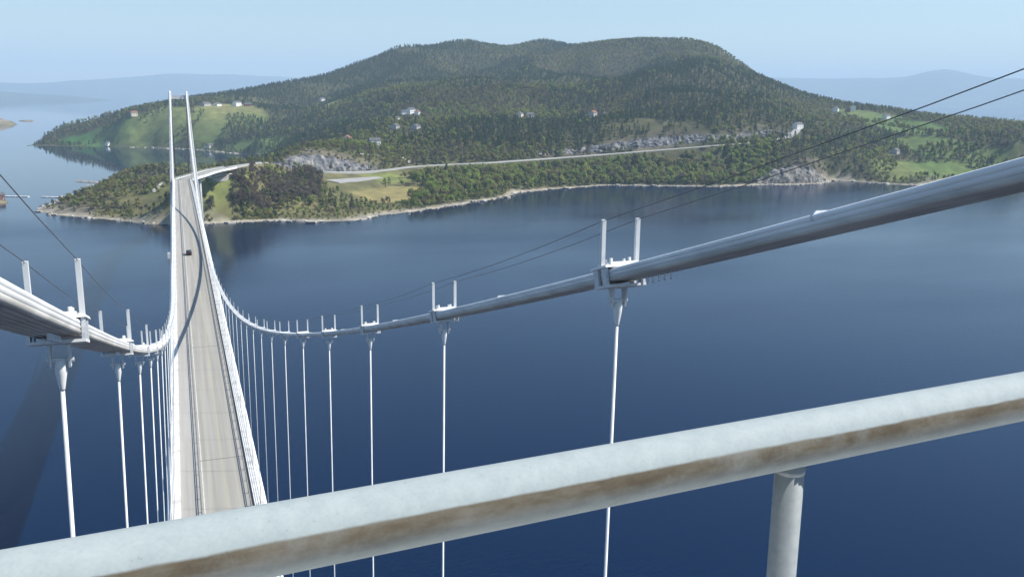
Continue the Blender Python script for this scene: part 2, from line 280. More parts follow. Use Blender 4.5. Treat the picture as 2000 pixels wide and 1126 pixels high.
def seg_dist(line, Q, closed=False):
    best = np.full(len(Q), 1e9); tb = np.zeros(len(Q)); m = len(line)
    for i in range(m if closed else m-1):
        a, b = line[i], line[(i+1) % m]; ab = b-a; t = np.clip(((Q-a)@ab)/(ab@ab+1e-9), 0, 1); d = np.hypot(*(Q-(a+t[:, None]*ab)).T)
        k = d < best; best[k] = d[k]; tb[k] = i+t[k]
    return best, tb
def vnoise(Q, scale, seed=0, octv=4):
    r_ = np.random.default_rng(seed); T = r_.random((256, 256)); out = np.zeros(len(Q)); amp = 1; tot = 0
    for o in range(octv):
        p = Q/scale*2**o + 17.3*o; i = np.floor(p).astype(int); fr = p-i; fr = fr*fr*(3-2*fr); i0 = i % 256; i1 = (i+1) % 256
        a = T[i0[:, 0], i0[:, 1]]*(1-fr[:, 0]) + T[i1[:, 0], i0[:, 1]]*fr[:, 0]; b = T[i0[:, 0], i1[:, 1]]*(1-fr[:, 0]) + T[i1[:, 0], i1[:, 1]]*fr[:, 0]
        out += amp*(a*(1-fr[:, 1])+b*fr[:, 1]); tot += amp; amp *= 0.5
    return out/tot
GS = 9.0; GX0, GX1, GY0, GY1 = -480, 2750, 640, 4500
gx = np.arange(GX0, GX1, GS); gy = np.arange(GY0, GY1, GS); NX, NY = len(gx), len(gy)
G = np.stack(np.meshgrid(gx, gy, indexing='ij'), -1).reshape(-1, 2)
land = inside(shore_poly_d, G); sdist, _ = seg_dist(shore_poly_d, G, True)
Hh = tps(G)
Hh = np.maximum(Hh, 1.2)
rough = vnoise(G, 120, 3, 5)-0.5; rough2 = vnoise(G, 420, 5, 3)-0.5
far_w = np.clip((np.hypot(G[:, 0], G[:, 1])-1150)/500, 0, 1)
ridge_w = np.clip(Hh/60, 0, 1)
rough3 = 1-2*np.abs(vnoise(G, 330, 8, 3)-0.5)-0.72
sky_w = np.clip(seg_dist(np.array([at_dist(*q)[:2] for q in skyline]), G)[0]/300, 0, 1)**1.2; far_w = far_w*sky_w
Hh = Hh + rough*(3 + 20*far_w*ridge_w) + rough2*30*far_w*ridge_w + rough3*85*far_w*np.clip(Hh/110, 0, 1)
rampw = np.clip(sdist/14, 0, 1); rampw = rampw*rampw*(3-2*rampw)
Hh = np.where(land, np.maximum(Hh, 0.8)*(0.10+0.90*rampw)+0.25, -3.0)
Hh = np.where(land, Hh, np.where(sdist < 6, -0.6, -3.0))
# roads: the land is graded to them
road_px = [(450,326.5,822),(485,321,875),(520,317,925),(560,325,952),(610,333,962),(660,336,972),(740,333.5,1004),(800,326,1040),(870,321.5,1068),(950,318,1082),(1000,314.5,1100),(1100,307.5,1130),(1200,300,1150),(1300,292,1170),(1400,284,1190),(1480,277,1222),(1540,267,1270),(1560,250,1400)]
def smooth_path(pts, step=8.0):
    pts = np.array(pts, float); ext = np.vstack([2*pts[0]-pts[1], pts, 2*pts[-1]-pts[-2]]); out = []
    for i in range(1, len(ext)-2):
        p0, p1, p2, p3 = ext[i-1:i+3]; n = max(2, int(np.linalg.norm(p2-p1)/step))
        for k in range(n):
            t = k/n; out.append(0.5*((2*p1)+(-p0+p2)*t+(2*p0-5*p1+4*p2-p3)*t*t+(-p0+3*p1-3*p2+p3)*t**3))
    out.append(pts[-1]); return np.array(out)
road = smooth_path([at_dist(u, v, coast_scale(u, d)) for u, v, d in road_px])
def grade(line3, half, blend):
    global Hh
    near = (G[:, 0] > line3[:, 0].min()-60) & (G[:, 0] < line3[:, 0].max()+60) & (G[:, 1] > line3[:, 1].min()-60) & (G[:, 1] < line3[:, 1].max()+60)
    idx = np.where(near)[0]; d, tb = seg_dist(line3[:, :2], G[idx]); i = np.minimum(tb.astype(int), len(line3)-2); z = line3[i, 2]+(line3[i+1, 2]-line3[i, 2])*(tb-i)
    w = np.clip(1-(d-half)/blend, 0, 1); w = w*w*(3-2*w)
    Hh[idx] = np.where(land[idx], Hh[idx]*(1-w)+(z-0.5)*w, Hh[idx])
grade(road, 9, 22)
def emb(): 
    a_ = smooth_path([(2.1, 626.5, 51.4), at_dist(386, 342, 690), at_dist(414, 333.5, 760), at_dist(450, 326.5, coast_scale(450, 822))], 6); a_ = a_[np.hypot(a_[:, 0], a_[:, 1]) > 828]; a_[:, 2] -= np.linspace(4.5, 0.6, len(a_)); grade(a_, 8, 24)
emb()
park_px = [(636,344),(735,342),(748,350),(700,361),(662,361)]
HG = Hh.reshape(NX, NY)
def hgt(Q):
    Q = np.atleast_2d(Q); fx = np.clip((Q[:, 0]-GX0)/GS, 0, NX-1.001); fy = np.clip((Q[:, 1]-GY0)/GS, 0, NY-1.001); i = fx.astype(int); j = fy.astype(int); a = fx-i; b = fy-j
    return HG[i, j]*(1-a)*(1-b)+HG[i+1, j]*a*(1-b)+HG[i, j+1]*(1-a)*b+HG[i+1, j+1]*a*b
def hit(u, v):                                                       # where a pixel's direction meets the ground
    d = pix_dir(u, v); dh = math.hypot(d[0], d[1]); s = np.arange(660, 4300, 2.0); Q = CAM[None]+np.outer(s/dh, d)
    k = np.where(Q[:, 2] < np.maximum(hgt(Q[:, :2]), 0.0))[0]
    return Q[k[0]] if len(k) else Q[-1]
def wpoly(px): return np.array([hit(u, v)[:2] for u, v in px])
park_w = wpoly(park_px); park_z = float(np.mean([hgt(p)[0] for p in park_w]))
din = inside(park_w, G); dpk, _ = seg_dist(park_w, G, True); wpk = np.where(din, 1.0, np.clip(1-dpk/18, 0, 1)); wpk = wpk*wpk*(3-2*wpk)
Hh = HG.reshape(-1); Hh[:] = np.where(land, Hh*(1-wpk)+(park_z-0.3)*wpk, Hh); HG = Hh.reshape(NX, NY)

fields = [wpoly(q) for q in ([(105,277),(130,268),(200,249),(262,231),(330,208),(372,212),(372,240),(350,283),(250,285),(150,284)], [(372,215),(400,206),(440,203),(515,209),(522,236),(480,254),(440,266),(420,288),(372,286)], [(430,290),(470,274),(556,273),(550,292),(505,299)],
          [(570,208),(620,200),(718,191),(725,199),(640,209)], [(1640,214),(1700,218),(1770,230),(1860,250),(1900,262),(1800,264),(1730,262),(1690,240)], [(1720,272),(1800,266),(1860,275),(1930,292),(1995,310),(1960,318),(1880,316),(1800,306)], [(1700,312),(1800,314),(1900,322),(1900,345),(1845,352),(1750,356),(1715,345)], [(1635,212),(1690,216),(1700,224),(1650,224)], [(1900,318),(1990,322),(1990,334),(1900,334)])]
lawns = [wpoly(q) for q in ([(396,346),(440,336),(475,331),(450,365),(415,395),(400,420),(394,400)], [(720,340),(770,340),(795,352),(750,357)], [(296,372),(333,353),(336,362),(312,385)], [(205,376),(240,372),(240,378),(200,382)])]
meadow = [wpoly(q) for q in ([(690,378),(745,366),(810,362),(835,374),(820,392),(740,397)],)]
rocks_w = [wpoly(q) for q in ([(548,312),(600,291),(640,292),(745,320),(740,333),(640,335),(560,331)], [(1040,302),(1200,275),(1300,258),(1400,258),(1540,246),(1556,262),(1400,279),(1200,296),(1050,308)], [(1480,345),(1495,328),(1530,320),(1612,320),(1618,357),(1480,361)], [(72,411),(110,399),(170,404),(185,424),(110,419)])]
grove_w = wpoly([(402,415),(440,365),(500,335),(600,338),(632,350),(625,392),(560,402),(470,408)])
NG = len(G); cov = np.zeros((NG, 3))
n1 = vnoise(G, 90, 11, 5)[:, None]; n2 = vnoise(G, 260, 12, 4)[:, None]
cov[:] = np.array([0.075, 0.078, 0.042]) + (n1-0.5)*np.array([0.09, 0.08, 0.05])
near_h = np.clip((1150-np.hypot(G[:, 0], G[:, 1]))/60, 0, 1)[:, None]; cov = cov*(1-near_h)+(np.array([0.125, 0.125, 0.06])+(n1-0.5)*np.array([0.16, 0.12, 0.07]))*near_h
def paint(polys, col, var, feather=10):
    for pl in polys:
        d, _ = seg_dist(pl, G, True); i = inside(pl, G); s = np.where(i, d, -d) + (n1[:, 0]-0.5)*26; w = np.clip(s/feather+0.5, 0, 1)[:, None]
        cov[:] = cov*(1-w) + (np.array(col)+(n2-0.5)*np.array(var))*w
paint(fields, (0.135, 0.175, 0.062), (0.24, 0.12, 0.08)); paint(lawns, (0.19, 0.22, 0.075), (0.1, 0.08, 0.03)); paint(meadow, (0.27, 0.235, 0.105), (0.20, 0.10, 0.05)); paint(rocks_w[:1]+rocks_w[3:], (0.165, 0.15, 0.115), (0.16, 0.14, 0.11), 6); paint(rocks_w[1:3], (0.10, 0.092, 0.07), (0.10, 0.09, 0.06), 6)
shw = (np.clip(1-(sdist-1-9*n1[:, 0])/5, 0, 1)*np.clip((6-Hh)/4, 0, 1)*np.clip((1700-np.hypot(G[:, 0], G[:, 1]))/200, 0, 1))[:, None]; cov = cov*(1-shw)+np.array([0.34, 0.315, 0.265])*shw
cov = np.clip(cov, 0.02, 0.8)
# terrain mesh (land cells and the shallow strip round them)
keep = (land | (sdist < 30)).reshape(NX, NY); cell = keep[:-1, :-1] & keep[1:, :-1] & keep[:-1, 1:] & keep[1:, 1:]
ids = -np.ones((NX, NY), int); used = np.zeros((NX, NY), bool)
for a, b in ((0, 0), (1, 0), (0, 1), (1, 1)): used[a:NX-1+a, b:NY-1+b] |= cell
ids[used] = np.arange(used.sum())
ii, jj = np.where(cell); quads = np.stack([ids[ii, jj], ids[ii+1, jj], ids[ii+1, jj+1], ids[ii, jj+1]], 1)
tv = np.concatenate([G, Hh[:, None]], 1)[used.reshape(-1)]
def fast_mesh(name, v, quads, smooth=True):
    me = bpy.data.meshes.new(name); me.vertices.add(len(v)); me.vertices.foreach_set('co', np.asarray(v, np.float32).reshape(-1))
    k = quads.shape[1]; me.loops.add(quads.size); me.loops.foreach_set('vertex_index', quads.astype(np.int32).reshape(-1)); me.polygons.add(len(quads)); me.polygons.foreach_set('loop_start', np.arange(0, quads.size, k, dtype=np.int32))
    me.polygons.foreach_set('use_smooth', np.full(len(quads), smooth)); me.update(); me.validate(); return me
tm = fast_mesh('terrain', tv, quads)
ca = tm.attributes.new('cover', 'FLOAT_COLOR', 'POINT'); cc = np.ones((len(tv), 4), np.float32); cc[:, :3] = cov[used.reshape(-1)]; ca.data.foreach_set('color', cc.reshape(-1))
terrain = tag(link('terrain', tm, 'ground_cover'), kind='structure')

# ------------------------------------------------------------------ water sheet with a wind mask (calm in the sheltered bay)
def axis(lo, hi): return np.unique(np.concatenate([np.linspace(-27000, lo, 14), np.linspace(lo, hi, 90), np.linspace(hi, 27000, 14)]))
wx = axis(-900, 2600); wy = axis(-300, 3200); W = np.stack(np.meshgrid(wx, wy, indexing='ij'), -1).reshape(-1, 2)
ni, nj = len(wx), len(wy); wi = np.arange(ni*nj).reshape(ni, nj); wq = np.stack([wi[:-1, :-1], wi[1:, :-1], wi[1:, 1:], wi[:-1, 1:]], -1).reshape(-1, 4)
wm = fast_mesh('water', np.concatenate([W, np.zeros((len(W), 1))], 1), wq)
dist_w = np.hypot(W[:, 0], W[:, 1]); calm = np.clip((W[:, 1]-(800-0.12*W[:, 0]))/260, 0, 1)*np.clip((420-W[:, 0])/300, 0, 1)
wind = 1-0.93*calm; wa = wm.attributes.new('wind', 'FLOAT', 'POINT'); wa.data.foreach_set('value', wind.astype(np.float32))
tag(link('water', wm, 'water'), kind='structure')

# ------------------------------------------------------------------ far hills and islets
def ridge(name, pts, depth, seed, mat='leaf_far'):
    cs = np.array([at_dist(u, v, d) for u, v, d in pts]); path = smooth_path(cs, 160); V = []; Fq = []; rows = [(-1.0, 0.0), (-0.6, 0.35), (-0.25, 0.8), (0, 1.0), (0.3, 0.8), (1.0, 0.0)]
    nz = vnoise(path[:, :2], 900, seed, 4)-0.5; nz2 = vnoise(path[:, :2]+500, 700, seed+1, 4)-0.5; m = len(rows)
    for i, p in enumerate(path):
        dh = np.array([p[0]-CAM[0], p[1]-CAM[1]]); dh /= np.linalg.norm(dh); zt = max(p[2]*(1+0.18*nz[i]), 2)
        for k, (a, s) in enumerate(rows):
            q = p[:2]+dh*depth*(a+0.25*nz2[i]*(k % 2)); V.append((q[0], q[1], -2 if s == 0 else zt*s*(1+0.2*nz2[i]*(s < 1))))
    for i in range(len(path)-1):
        for k in range(m-1): Fq.append((i*m+k, (i+1)*m+k, (i+1)*m+k+1, i*m+k+1))
    return tag(link(name, mesh(name, V, Fq, True), mat), kind='structure')
noise_mat('leaf_far', (0.035, 0.05, 0.03), (0.08, 0.09, 0.055), 0.004, 0.9)
ridge('far_hills', [(1300,185,20925),(1420,166,20925),(1500,154,20770),(1620,153,20615),(1720,154,20460),(1770,150,20150),(1810,139,20150),(1845,134,20150),(1885,141,20150),(1930,151,20150),(2010,154,19995),(2120,150,19840),(2250,162,19530),(2400,196,19375)], 2300, 21)
ridge('far_hills', [(-500,176,20925),(-300,160,20925),(-120,158,20925),(-20,160,20925),(60,163,20925),(140,158,20925),(230,151,21390),(330,146,21700),(430,145,22165),(520,150,22475),(700,160,22940),(900,175,23250)], 2400, 33)
ridge('far_hills', [(-400,184,14725),(-200,176,14415),(-50,175,14260),(40,181,14260),(110,185,14260),(170,190,14260),(215,195,14260)], 1100, 44)
def islet(name, u, v, L_, Wd, hh, seed, rz=0.0):
    c = on_plane(u, v); V = []; Fc = []; n = 28; rings = ((1.0, -1.5), (0.97, 0.6), (0.8, 0.45), (0.5, 0.85), (0.2, 1.0)); rg = np.random.default_rng(seed); jit = 1+0.25*(vnoise(np.stack([np.cos(np.arange(n)/n*6.283)*2, np.sin(np.arange(n)/n*6.283)*2], 1)+9, 1, seed, 2)-0.5)
    for k, (s, z) in enumerate(rings):
        for i in range(n): a = 2*math.pi*i/n; V.append((L_*s*jit[i]*math.cos(a), Wd*s*jit[i]*math.sin(a), z if k < 2 else hh*z*rg.uniform(0.85, 1.1)))
    for k in range(len(rings)-1):
        for i in range(n): Fc.append((k*n+i, k*n+(i+1) % n, (k+1)*n+(i+1) % n, (k+1)*n+i))
    Fc.append(tuple((len(rings)-1)*n+i for i in range(n))); o = link(name, mesh(name, V, Fc, True), 'heath'); o.location = (c[0], c[1], 0); o.rotation_euler[2] = rz; return tag(o, kind='structure')
noise_mat('heath', (0.10, 0.09, 0.05), (0.26, 0.20, 0.14), 0.03, 0.95, c3=(0.16, 0.14, 0.07))
islet('islet', -25, 243, 95, 70, 22, 3, -0.2); islet('skerry', 52, 236.5, 26, 12, 4, 5); islet('islet', -6, 396, 10, 9, 3.0, 8)

# ------------------------------------------------------------------ suspension bridge
LB = 623.0
def zdeck(Y): return 51.483 + 4.11*(1-((np.asarray(Y, float)-LB/2)/(LB/2))**2)
XL, XR = -3.711, 7.92; XM = 0.5*(XL+XR)
def cable_pt(Y, side):
    t = ((np.asarray(Y, float)-LB/2)/(LB/2))**2; e, m = ((-1.903, -2.604), (8.078, 7.186))[side]
    return np.stack([m+(e-m)*np.minimum(t, 1), np.asarray(Y, float), 57.791+(107.263-57.791)*t-((0.39, 0.06)[side]*np.clip(1-np.maximum(np.asarray(Y, float), 0)/62, 0, 1)**0.7)], -1)
YN, YF = -3.5, 626.5                                                 # tower axes
bridge = empty('suspension_bridge', (XM, LB/2, 0)); tag(bridge, 'long white suspension bridge with slender concrete towers crossing the strait', 'bridge')
bridge_off = Vector((-XM, -LB/2, 0))
def bpart(mb, name, mat, parent=None, smooth=False):
    o = mb.build(name, mat, parent or bridge, smooth)
    if parent is None: o.location = bridge_off
    return o
# deck path: straight over the strait, curving right over the land beyond the far tower
app = [at_dist(386, 342, 690), at_dist(414, 333.5, 760), at_dist(450, 326.5, coast_scale(450, 822))]
ys = np.concatenate([np.arange(-30, 626, 12.239), [626.5]]); straight = np.stack([np.full_like(ys, XM), ys, zdeck(ys)], 1)
app_path = smooth_path([(XM, 610, zdeck(610)), (XM, 626.5, zdeck(626.5))]+app, 6)
app_path = app_path[app_path[:, 1] > 626.4]
def lats(path):
    t = np.gradient(path[:, :2], axis=0); t /= np.linalg.norm(t, axis=1)[:, None]; return np.stack([t[:, 1], -t[:, 0]], 1)
hw = 0.5*(XR-XL)
girder_prof = [(-hw, -0.25), (-hw-0.5, -0.9), (-hw+2.2, -2.6), (hw-2.2, -2.6), (hw+0.5, -0.9), (hw, -0.25)]
for nm, pth in (('deck_girder', straight), ('approach_deck', app_path)):
    mb = MB(); mb.sweep(girder_prof, pth, lats(pth)); bpart(mb, nm, 'white_paint')
def strip(name, mat, x0, x1, z0, z1, pth):
    mb = MB(); mb.sweep([(x0-XM, z0), (x1-XM, z0), (x1-XM, z1), (x0-XM, z1)], pth, lats(pth)); return bpart(mb, name, mat)
for pth in (straight, app_path):
    strip('road_surface', 'asphalt', 0.02, 6.68, -0.25, 0.0, pth); strip('walkway', 'walkway', XL+1.32, -0.02, -0.25, 0.045, pth)
    strip('centre_line', 'yellow_line', 3.25, 3.42, 0.002, 0.006, pth)
    strip('edge_line', 'white_line', 0.42, 0.54, 0.002, 0.005, pth); strip('edge_line', 'white_line', 5.72, 5.84, 0.002, 0.005, pth)
    strip('drain_channel', 'joint_dark', -0.02, 0.16, -0.05, 0.012, pth)
for k in range(0, len(straight)-1, 5):                               # white edge beams in sections, open joints between
    seg = straight[k:min(k+6, len(straight))].copy()
    if len(seg) < 2: continue
    seg[0, 1] += 0.12; seg[-1, 1] -= 0.12
    strip('edge_beam', 'edge_paint', XL, XL+1.3, -0.27, 0.32, seg); strip('edge_beam', 'edge_paint', XR-1.22, XR, -0.27, 0.32, seg)
strip('edge_beam', 'edge_paint', XL, XL+1.3, -0.27, 0.32, app_path); strip('edge_beam', 'edge_paint', XR-1.22, XR, -0.27, 0.32, app_path)
for Y in (67.0, 128.0, 189.0, 311.0, 433.0):
    mb = MB(); z = float(zdeck(Y)); mb.box(0.18, 6.6, Y-0.09, Y+0.09, z+0.003, z+0.009); bpart(mb, 'expansion_joint', 'joint_dark')
def rail_line(name, X, z0, hts, post_step, mat, rad, pth=straight):
    la = lats(pth); root = empty(name, bridge_off, parent=bridge)
    for h_ in hts:
        mb = MB(); mb.tube([(p[0]+l[0]*(X-XM), p[1]+l[1]*(X-XM), p[2]+z0+h_) for p, l in zip(pth, la)], rad, 5); mb.build('rail', mat, root)
    mb = MB(); seglen = np.concatenate([[0], np.cumsum(np.linalg.norm(np.diff(pth, axis=0), axis=1))])
    for s in np.arange(1, seglen[-1], post_step):
        x = np.interp(s, seglen, pth[:, 0]); y = np.interp(s, seglen, pth[:, 1]); z = np.interp(s, seglen, pth[:, 2]); lx = np.interp(s, seglen, la[:, 0]); ly = np.interp(s, seglen, la[:, 1])
        cx, cy = x+lx*(X-XM), y+ly*(X-XM); mb.box(cx-rad, cx+rad, cy-rad, cy+rad, z+z0-0.02, z+z0+hts[-1])
    o = mb.build('post', mat, root); o['kind'] = 'stuff'
    return root
for pth in (straight, app_path):
    rail_line('parapet_railing', XL+0.16, 0.32, (0.35, 0.65, 0.95), 2.4, 'white_paint', 0.035, pth); rail_line('parapet_railing', XR-0.16, 0.32, (0.35, 0.65, 0.95), 2.4, 'white_paint', 0.035, pth)
    rail_line('guard_rail', 0.08, 0.0, (0.5, 0.75), 4.0, 'guard_steel', 0.06, pth); rail_line('guard_rail', 6.2, 0.0, (0.5, 0.75), 4.0, 'guard_steel', 0.06, pth)
# towers
def tower(Yt, top_z, base_z):
    t = empty('tower', bridge_off, parent=bridge); zt = top_z
    for s in (0, 1):
        xt = (-1.95, 8.12)[s]; sg = (-1, 1)[s]; xb = xt+sg*4.6; mb = MB(); rings = []
        for k in range(9):
            q = k/8; x = xb+(xt-xb)*q; z = base_z+(zt-base_z)*q; wx_ = 1.55-0.75*q; wy_ = 2.3-0.9*q; c = 0.25
            rings.append([(x-wx_+c, Yt-wy_, z), (x+wx_-c, Yt-wy_, z), (x+wx_, Yt-wy_+c, z), (x+wx_, Yt+wy_-c, z), (x+wx_-c, Yt+wy_, z), (x-wx_+c, Yt+wy_, z), (x-wx_, Yt+wy_-c, z), (x-wx_, Yt-wy_+c, z)])
        V = [p for r_ in rings for p in r_]; Fc = [(i*8+k, i*8+(k+1) % 8, (i+1)*8+(k+1) % 8, (i+1)*8+k) for i in range(8) for k in range(8)]+[tuple(range(7, -1, -1)), tuple(64+k for k in range(8))]
        mb.add(V, Fc); mb.build('leg', 'concrete', t)
        mb = MB(); mb.box(xb-3.6, xb+3.6, Yt-4.2, Yt+4.2, -3, base_z+0.6); mb.build('foundation', 'concrete', t)
        mb = MB(); mb.add([(xt-0.75, Yt-1.3, zt), (xt+0.75, Yt-1.3, zt), (xt+0.75, Yt+1.3, zt), (xt-0.75, Yt+1.3, zt), (xt-0.55, Yt-0.7, zt+0.55), (xt+0.55, Yt-0.7, zt+0.55), (xt+0.55, Yt+0.7, zt+0.55), (xt-0.55, Yt+0.7, zt+0.55)], [(0, 3, 2, 1), (4, 5, 6, 7), (0, 1, 5, 4), (1, 2, 6, 5), (2, 3, 7, 6), (3, 0, 4, 7)]); mb.build('saddle', 'white_paint', t)
    def beam(z0, z1, wy):
        q = ((z0+z1)/2-base_z)/(zt-base_z); x0 = -1.95-4.6*(1-q); x1 = 8.12+4.6*(1-q); w_ = 1.2-0.5*q; mb = MB(); mb.box(x0+w_-0.3, x1-w_+0.3, Yt-wy, Yt+wy, z0, z1); mb.build('crossbeam', 'concrete', t)
    beam(zt-4.2, zt-1.9, 1.02); beam(float(zdeck(Yt))-7.5, float(zdeck(Yt))-3.4, 1.6)
    return t
tower(YN, 107.35, 3.0); tower(YF, 107.5, 3.0)
# cables: open bundles of locked-coil strands
cable_Y = np.concatenate([np.arange(-3.5, 40, 2.0), np.arange(40, 626.5, 9.0), [626.5]])
for s in (0, 1):
    cabn = empty('main_cable', bridge_off, parent=bridge); base = cable_pt(cable_Y, s)
    back = np.array([base[-1] + (np.array([base[-1][0], 820, 30.0])-base[-1])*q for q in np.linspace(0.03, 1, 8)])
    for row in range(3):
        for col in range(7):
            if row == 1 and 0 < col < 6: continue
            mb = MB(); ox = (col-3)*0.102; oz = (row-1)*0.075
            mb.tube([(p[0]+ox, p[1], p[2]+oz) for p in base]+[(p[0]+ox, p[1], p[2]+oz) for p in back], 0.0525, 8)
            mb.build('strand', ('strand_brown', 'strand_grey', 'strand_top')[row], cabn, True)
# cable clamps, hangers, hand ropes
NH = 50; hY = 12.052 + 12.239*np.arange(NH+1); hY = hY[hY < 620]
def clamp_meshes():
    d = {}
    mb = MB(); mb.add([(-0.45, -0.36, 0.15), (0.45, -0.36, 0.15), (0.45, 0.36, 0.15), (-0.45, 0.36, 0.15), (-0.43, -0.33, 0.195), (0.43, -0.33, 0.195), (0.43, 0.33, 0.195), (-0.43, 0.33, 0.195)], [(0, 3, 2, 1), (4, 5, 6, 7), (0, 1, 5, 4), (1, 2, 6, 5), (2, 3, 7, 6), (3, 0, 4, 7)]); d['top_plate'] = (mb, 'white_paint')
    mb = MB(); mb.box(-0.30, 0.30, -0.05, 0.05, 0.19, 0.255); d['stiffener'] = (mb, 'white_paint')
    mb = MB(); mb.box(-0.025, 0.025, -0.10, 0.10, -0.185, 0.148); d['side_strap'] = (mb, 'galv_light')
    mb = MB(); mb.box(-0.42, 0.42, -0.30, 0.30, -0.235, -0.187); d['bottom_plate'] = (mb, 'strand_grey')
    mb = MB(); mb.tube([(0, 0, 0.19), (0, 0, 0.34)], 0.035, 6); d['bolt'] = (mb, 'white_paint')
    mb = MB(); mb.box(-0.04, 0.04, -0.036, 0.036, 0.17, 1.10); d['rope_post'] = (mb, 'white_paint')
    mb = MB(); x = 0.0
    mb.add([(x-0.018, -0.12, -0.22), (x+0.018, -0.12, -0.22), (x+0.018, 0.12, -0.22), (x-0.018, 0.12, -0.22), (x-0.018, -0.06, -0.62), (x+0.018, -0.06, -0.62), (x+0.018, 0.06, -0.62), (x-0.018, 0.06, -0.62)], [(0, 1, 2, 3), (7, 6, 5, 4), (0, 4, 5, 1), (1, 5, 6, 2), (2, 6, 7, 3), (3, 7, 4, 0)])
    d['lug_plate'] = (mb, 'strand_grey')
    return {k: (mesh(k, m.v, m.f), mt) for k, (m, mt) in d.items()}
CM = clamp_meshes()
mb = MB(); mb.tube([(0, 0, -0.50), (0, 0, -0.58), (0, 0, -0.74), (0, 0, -0.98), (0, 0, -1.02)], [0.075, 0.095, 0.085, 0.046, 0.039], 10); SOCKET = mesh('socket', mb.v, mb.f, True)
mb = MB(); mb.tube([(-0.2, 0, -0.50), (0.2, 0, -0.50)], 0.04, 8); PIN = mesh('pin', mb.v, mb.f)
mb = MB(); mb.tube([(0, 0, 0.0), (0, 0, -0.10), (0, 0, -0.13)], [0.018, 0.030, 0.012], 6); DROP = mesh('wire_tie', mb.v, mb.f)
mb = MB(); mb.add([(-0.365, -0.03, 0.10), (-0.365, 0.03, 0.10), (-0.30, 0.03, 0.165), (-0.30, -0.03, 0.165), (-0.12, 0.03, 0.165), (-0.12, -0.03, 0.165), (-0.365, -0.03, 0.04), (-0.365, 0.03, 0.04), (-0.34, 0.03, 0.04), (-0.34, -0.03, 0.04), (-0.12, 0.03, 0.14), (-0.12, -0.03, 0.14)], [(0, 1, 2, 3), (3, 2, 4, 5), (6, 7, 1, 0), (9, 8, 7, 6), (5, 4, 10, 11), (0, 3, 9, 6), (1, 7, 8, 2), (3, 5, 11, 9), (2, 8, 10, 4), (8, 9, 11, 10)]); BAND = mesh('cable_band', mb.v, mb.f)
for me, mt in ((SOCKET, 'white_paint'), (PIN, 'strand_grey'), (DROP, 'galv_light'), (BAND, 'galv_light')): me.materials.append(MATS[mt])
rope_tops = {(s, x): [] for s in (0, 1) for x in (-1, 1)}
for s in (0, 1):
    for k, Y in enumerate(hY):
        c = cable_pt(Y, s); sl = (cable_pt(Y+0.5, s)-cable_pt(Y-0.5, s)); ang = math.atan2(sl[2], 1.0)
        cl = empty('cable_clamp', Vector(c)+bridge_off, parent=bridge); cl.rotation_euler[0] = ang
        def cpart(nm, loc=None): return link(nm, CM[nm][0], CM[nm][1], cl, loc)
        cpart('top_plate')
        if k < 12:
            cpart('bottom_plate')
            for x in (-0.39, 0.39): cpart('side_strap', (x, -0.19, 0)); cpart('side_strap', (x, 0.19, 0))
        if k < 5:
            for y in (-0.24, 0.0, 0.24): cpart('stiffener', (0, y, 0))
        if k < 4:
            for x in (-0.2, 0.2):
                for y in (-0.12, 0.12): cpart('bolt', (x, y, 0))
        for x in (-1, 1):
            o = link('rope_post', CM['rope_post'][0], CM['rope_post'][1], cl, (0.37*x, 0.0, 0.02)); o.rotation_euler[0] = -ang
            rope_tops[(s, x)].append(np.array(c)+np.array([0.37*x, 0, 1.10]))
        zb = float(zdeck(Y))+0.32; xb = (XL+0.55, XR-0.5)[s]
        hg = empty('hanger', Vector(c)+bridge_off, parent=bridge)
        top = np.array([0, 0, 0.0]); bot = np.array([xb-c[0], 0, zb-c[2]]); ln = np.linalg.norm(bot)
        hg.rotation_euler[1] = math.atan2(-bot[0], -bot[2]) if ln > 4 else 0
        if k < 14:
            for x in (-0.14, 0.14): link('lug_plate', CM['lug_plate'][0], CM['lug_plate'][1], hg, (x, 0, 0))
            link('pin', PIN, None, hg)
        st = 1.0 if ln > 3 else 0.3
        if ln > 3: link('socket', SOCKET, None, hg)
        mb = MB(); mb.tube([(0, 0, -st), (0, 0, -ln)], 0.035, 8); o = mb.build('rope', 'white_paint', hg, True)
        if k < 2:                                                    # wire ties hanging from the strands beside the nearest clamps
            for q in range(6):
                yy = -0.75-0.22*q; cp = cable_pt(Y+yy, s)-c; o = link('wire_tie', DROP, None, cl); o.rotation_euler[0] = -ang; o.location = (0.1, yy, -0.14)
        if k < 10:
            Yb = Y-6.12 if k else Y-6.0; cb = cable_pt(Yb, s); sb = cable_pt(Yb+0.5, s)-cable_pt(Yb-0.5, s); o = link('cable_band', BAND, None, bridge, Vector(cb)+bridge_off); o.rotation_euler[0] = math.atan2(sb[2], 1.0)
for (s, x), pts in rope_tops.items():
    e = ((-1.903, 8.078)[s]+0.37*x)
    path = [np.array([e, YN, 109.32])]+pts+[np.array([e, YF, 109.0])]; full = []
    for a, b in zip(path[:-1], path[1:]):
        for q in (0, 0.25, 0.5, 0.75): full.append(a+(b-a)*q-np.array([0, 0, 0.10*4*q*(1-q)]))
    full.append(path[-1]); mb = MB(); mb.tube(full, 0.0072, 6); bpart(mb, 'hand_rope', 'wire', smooth=True)
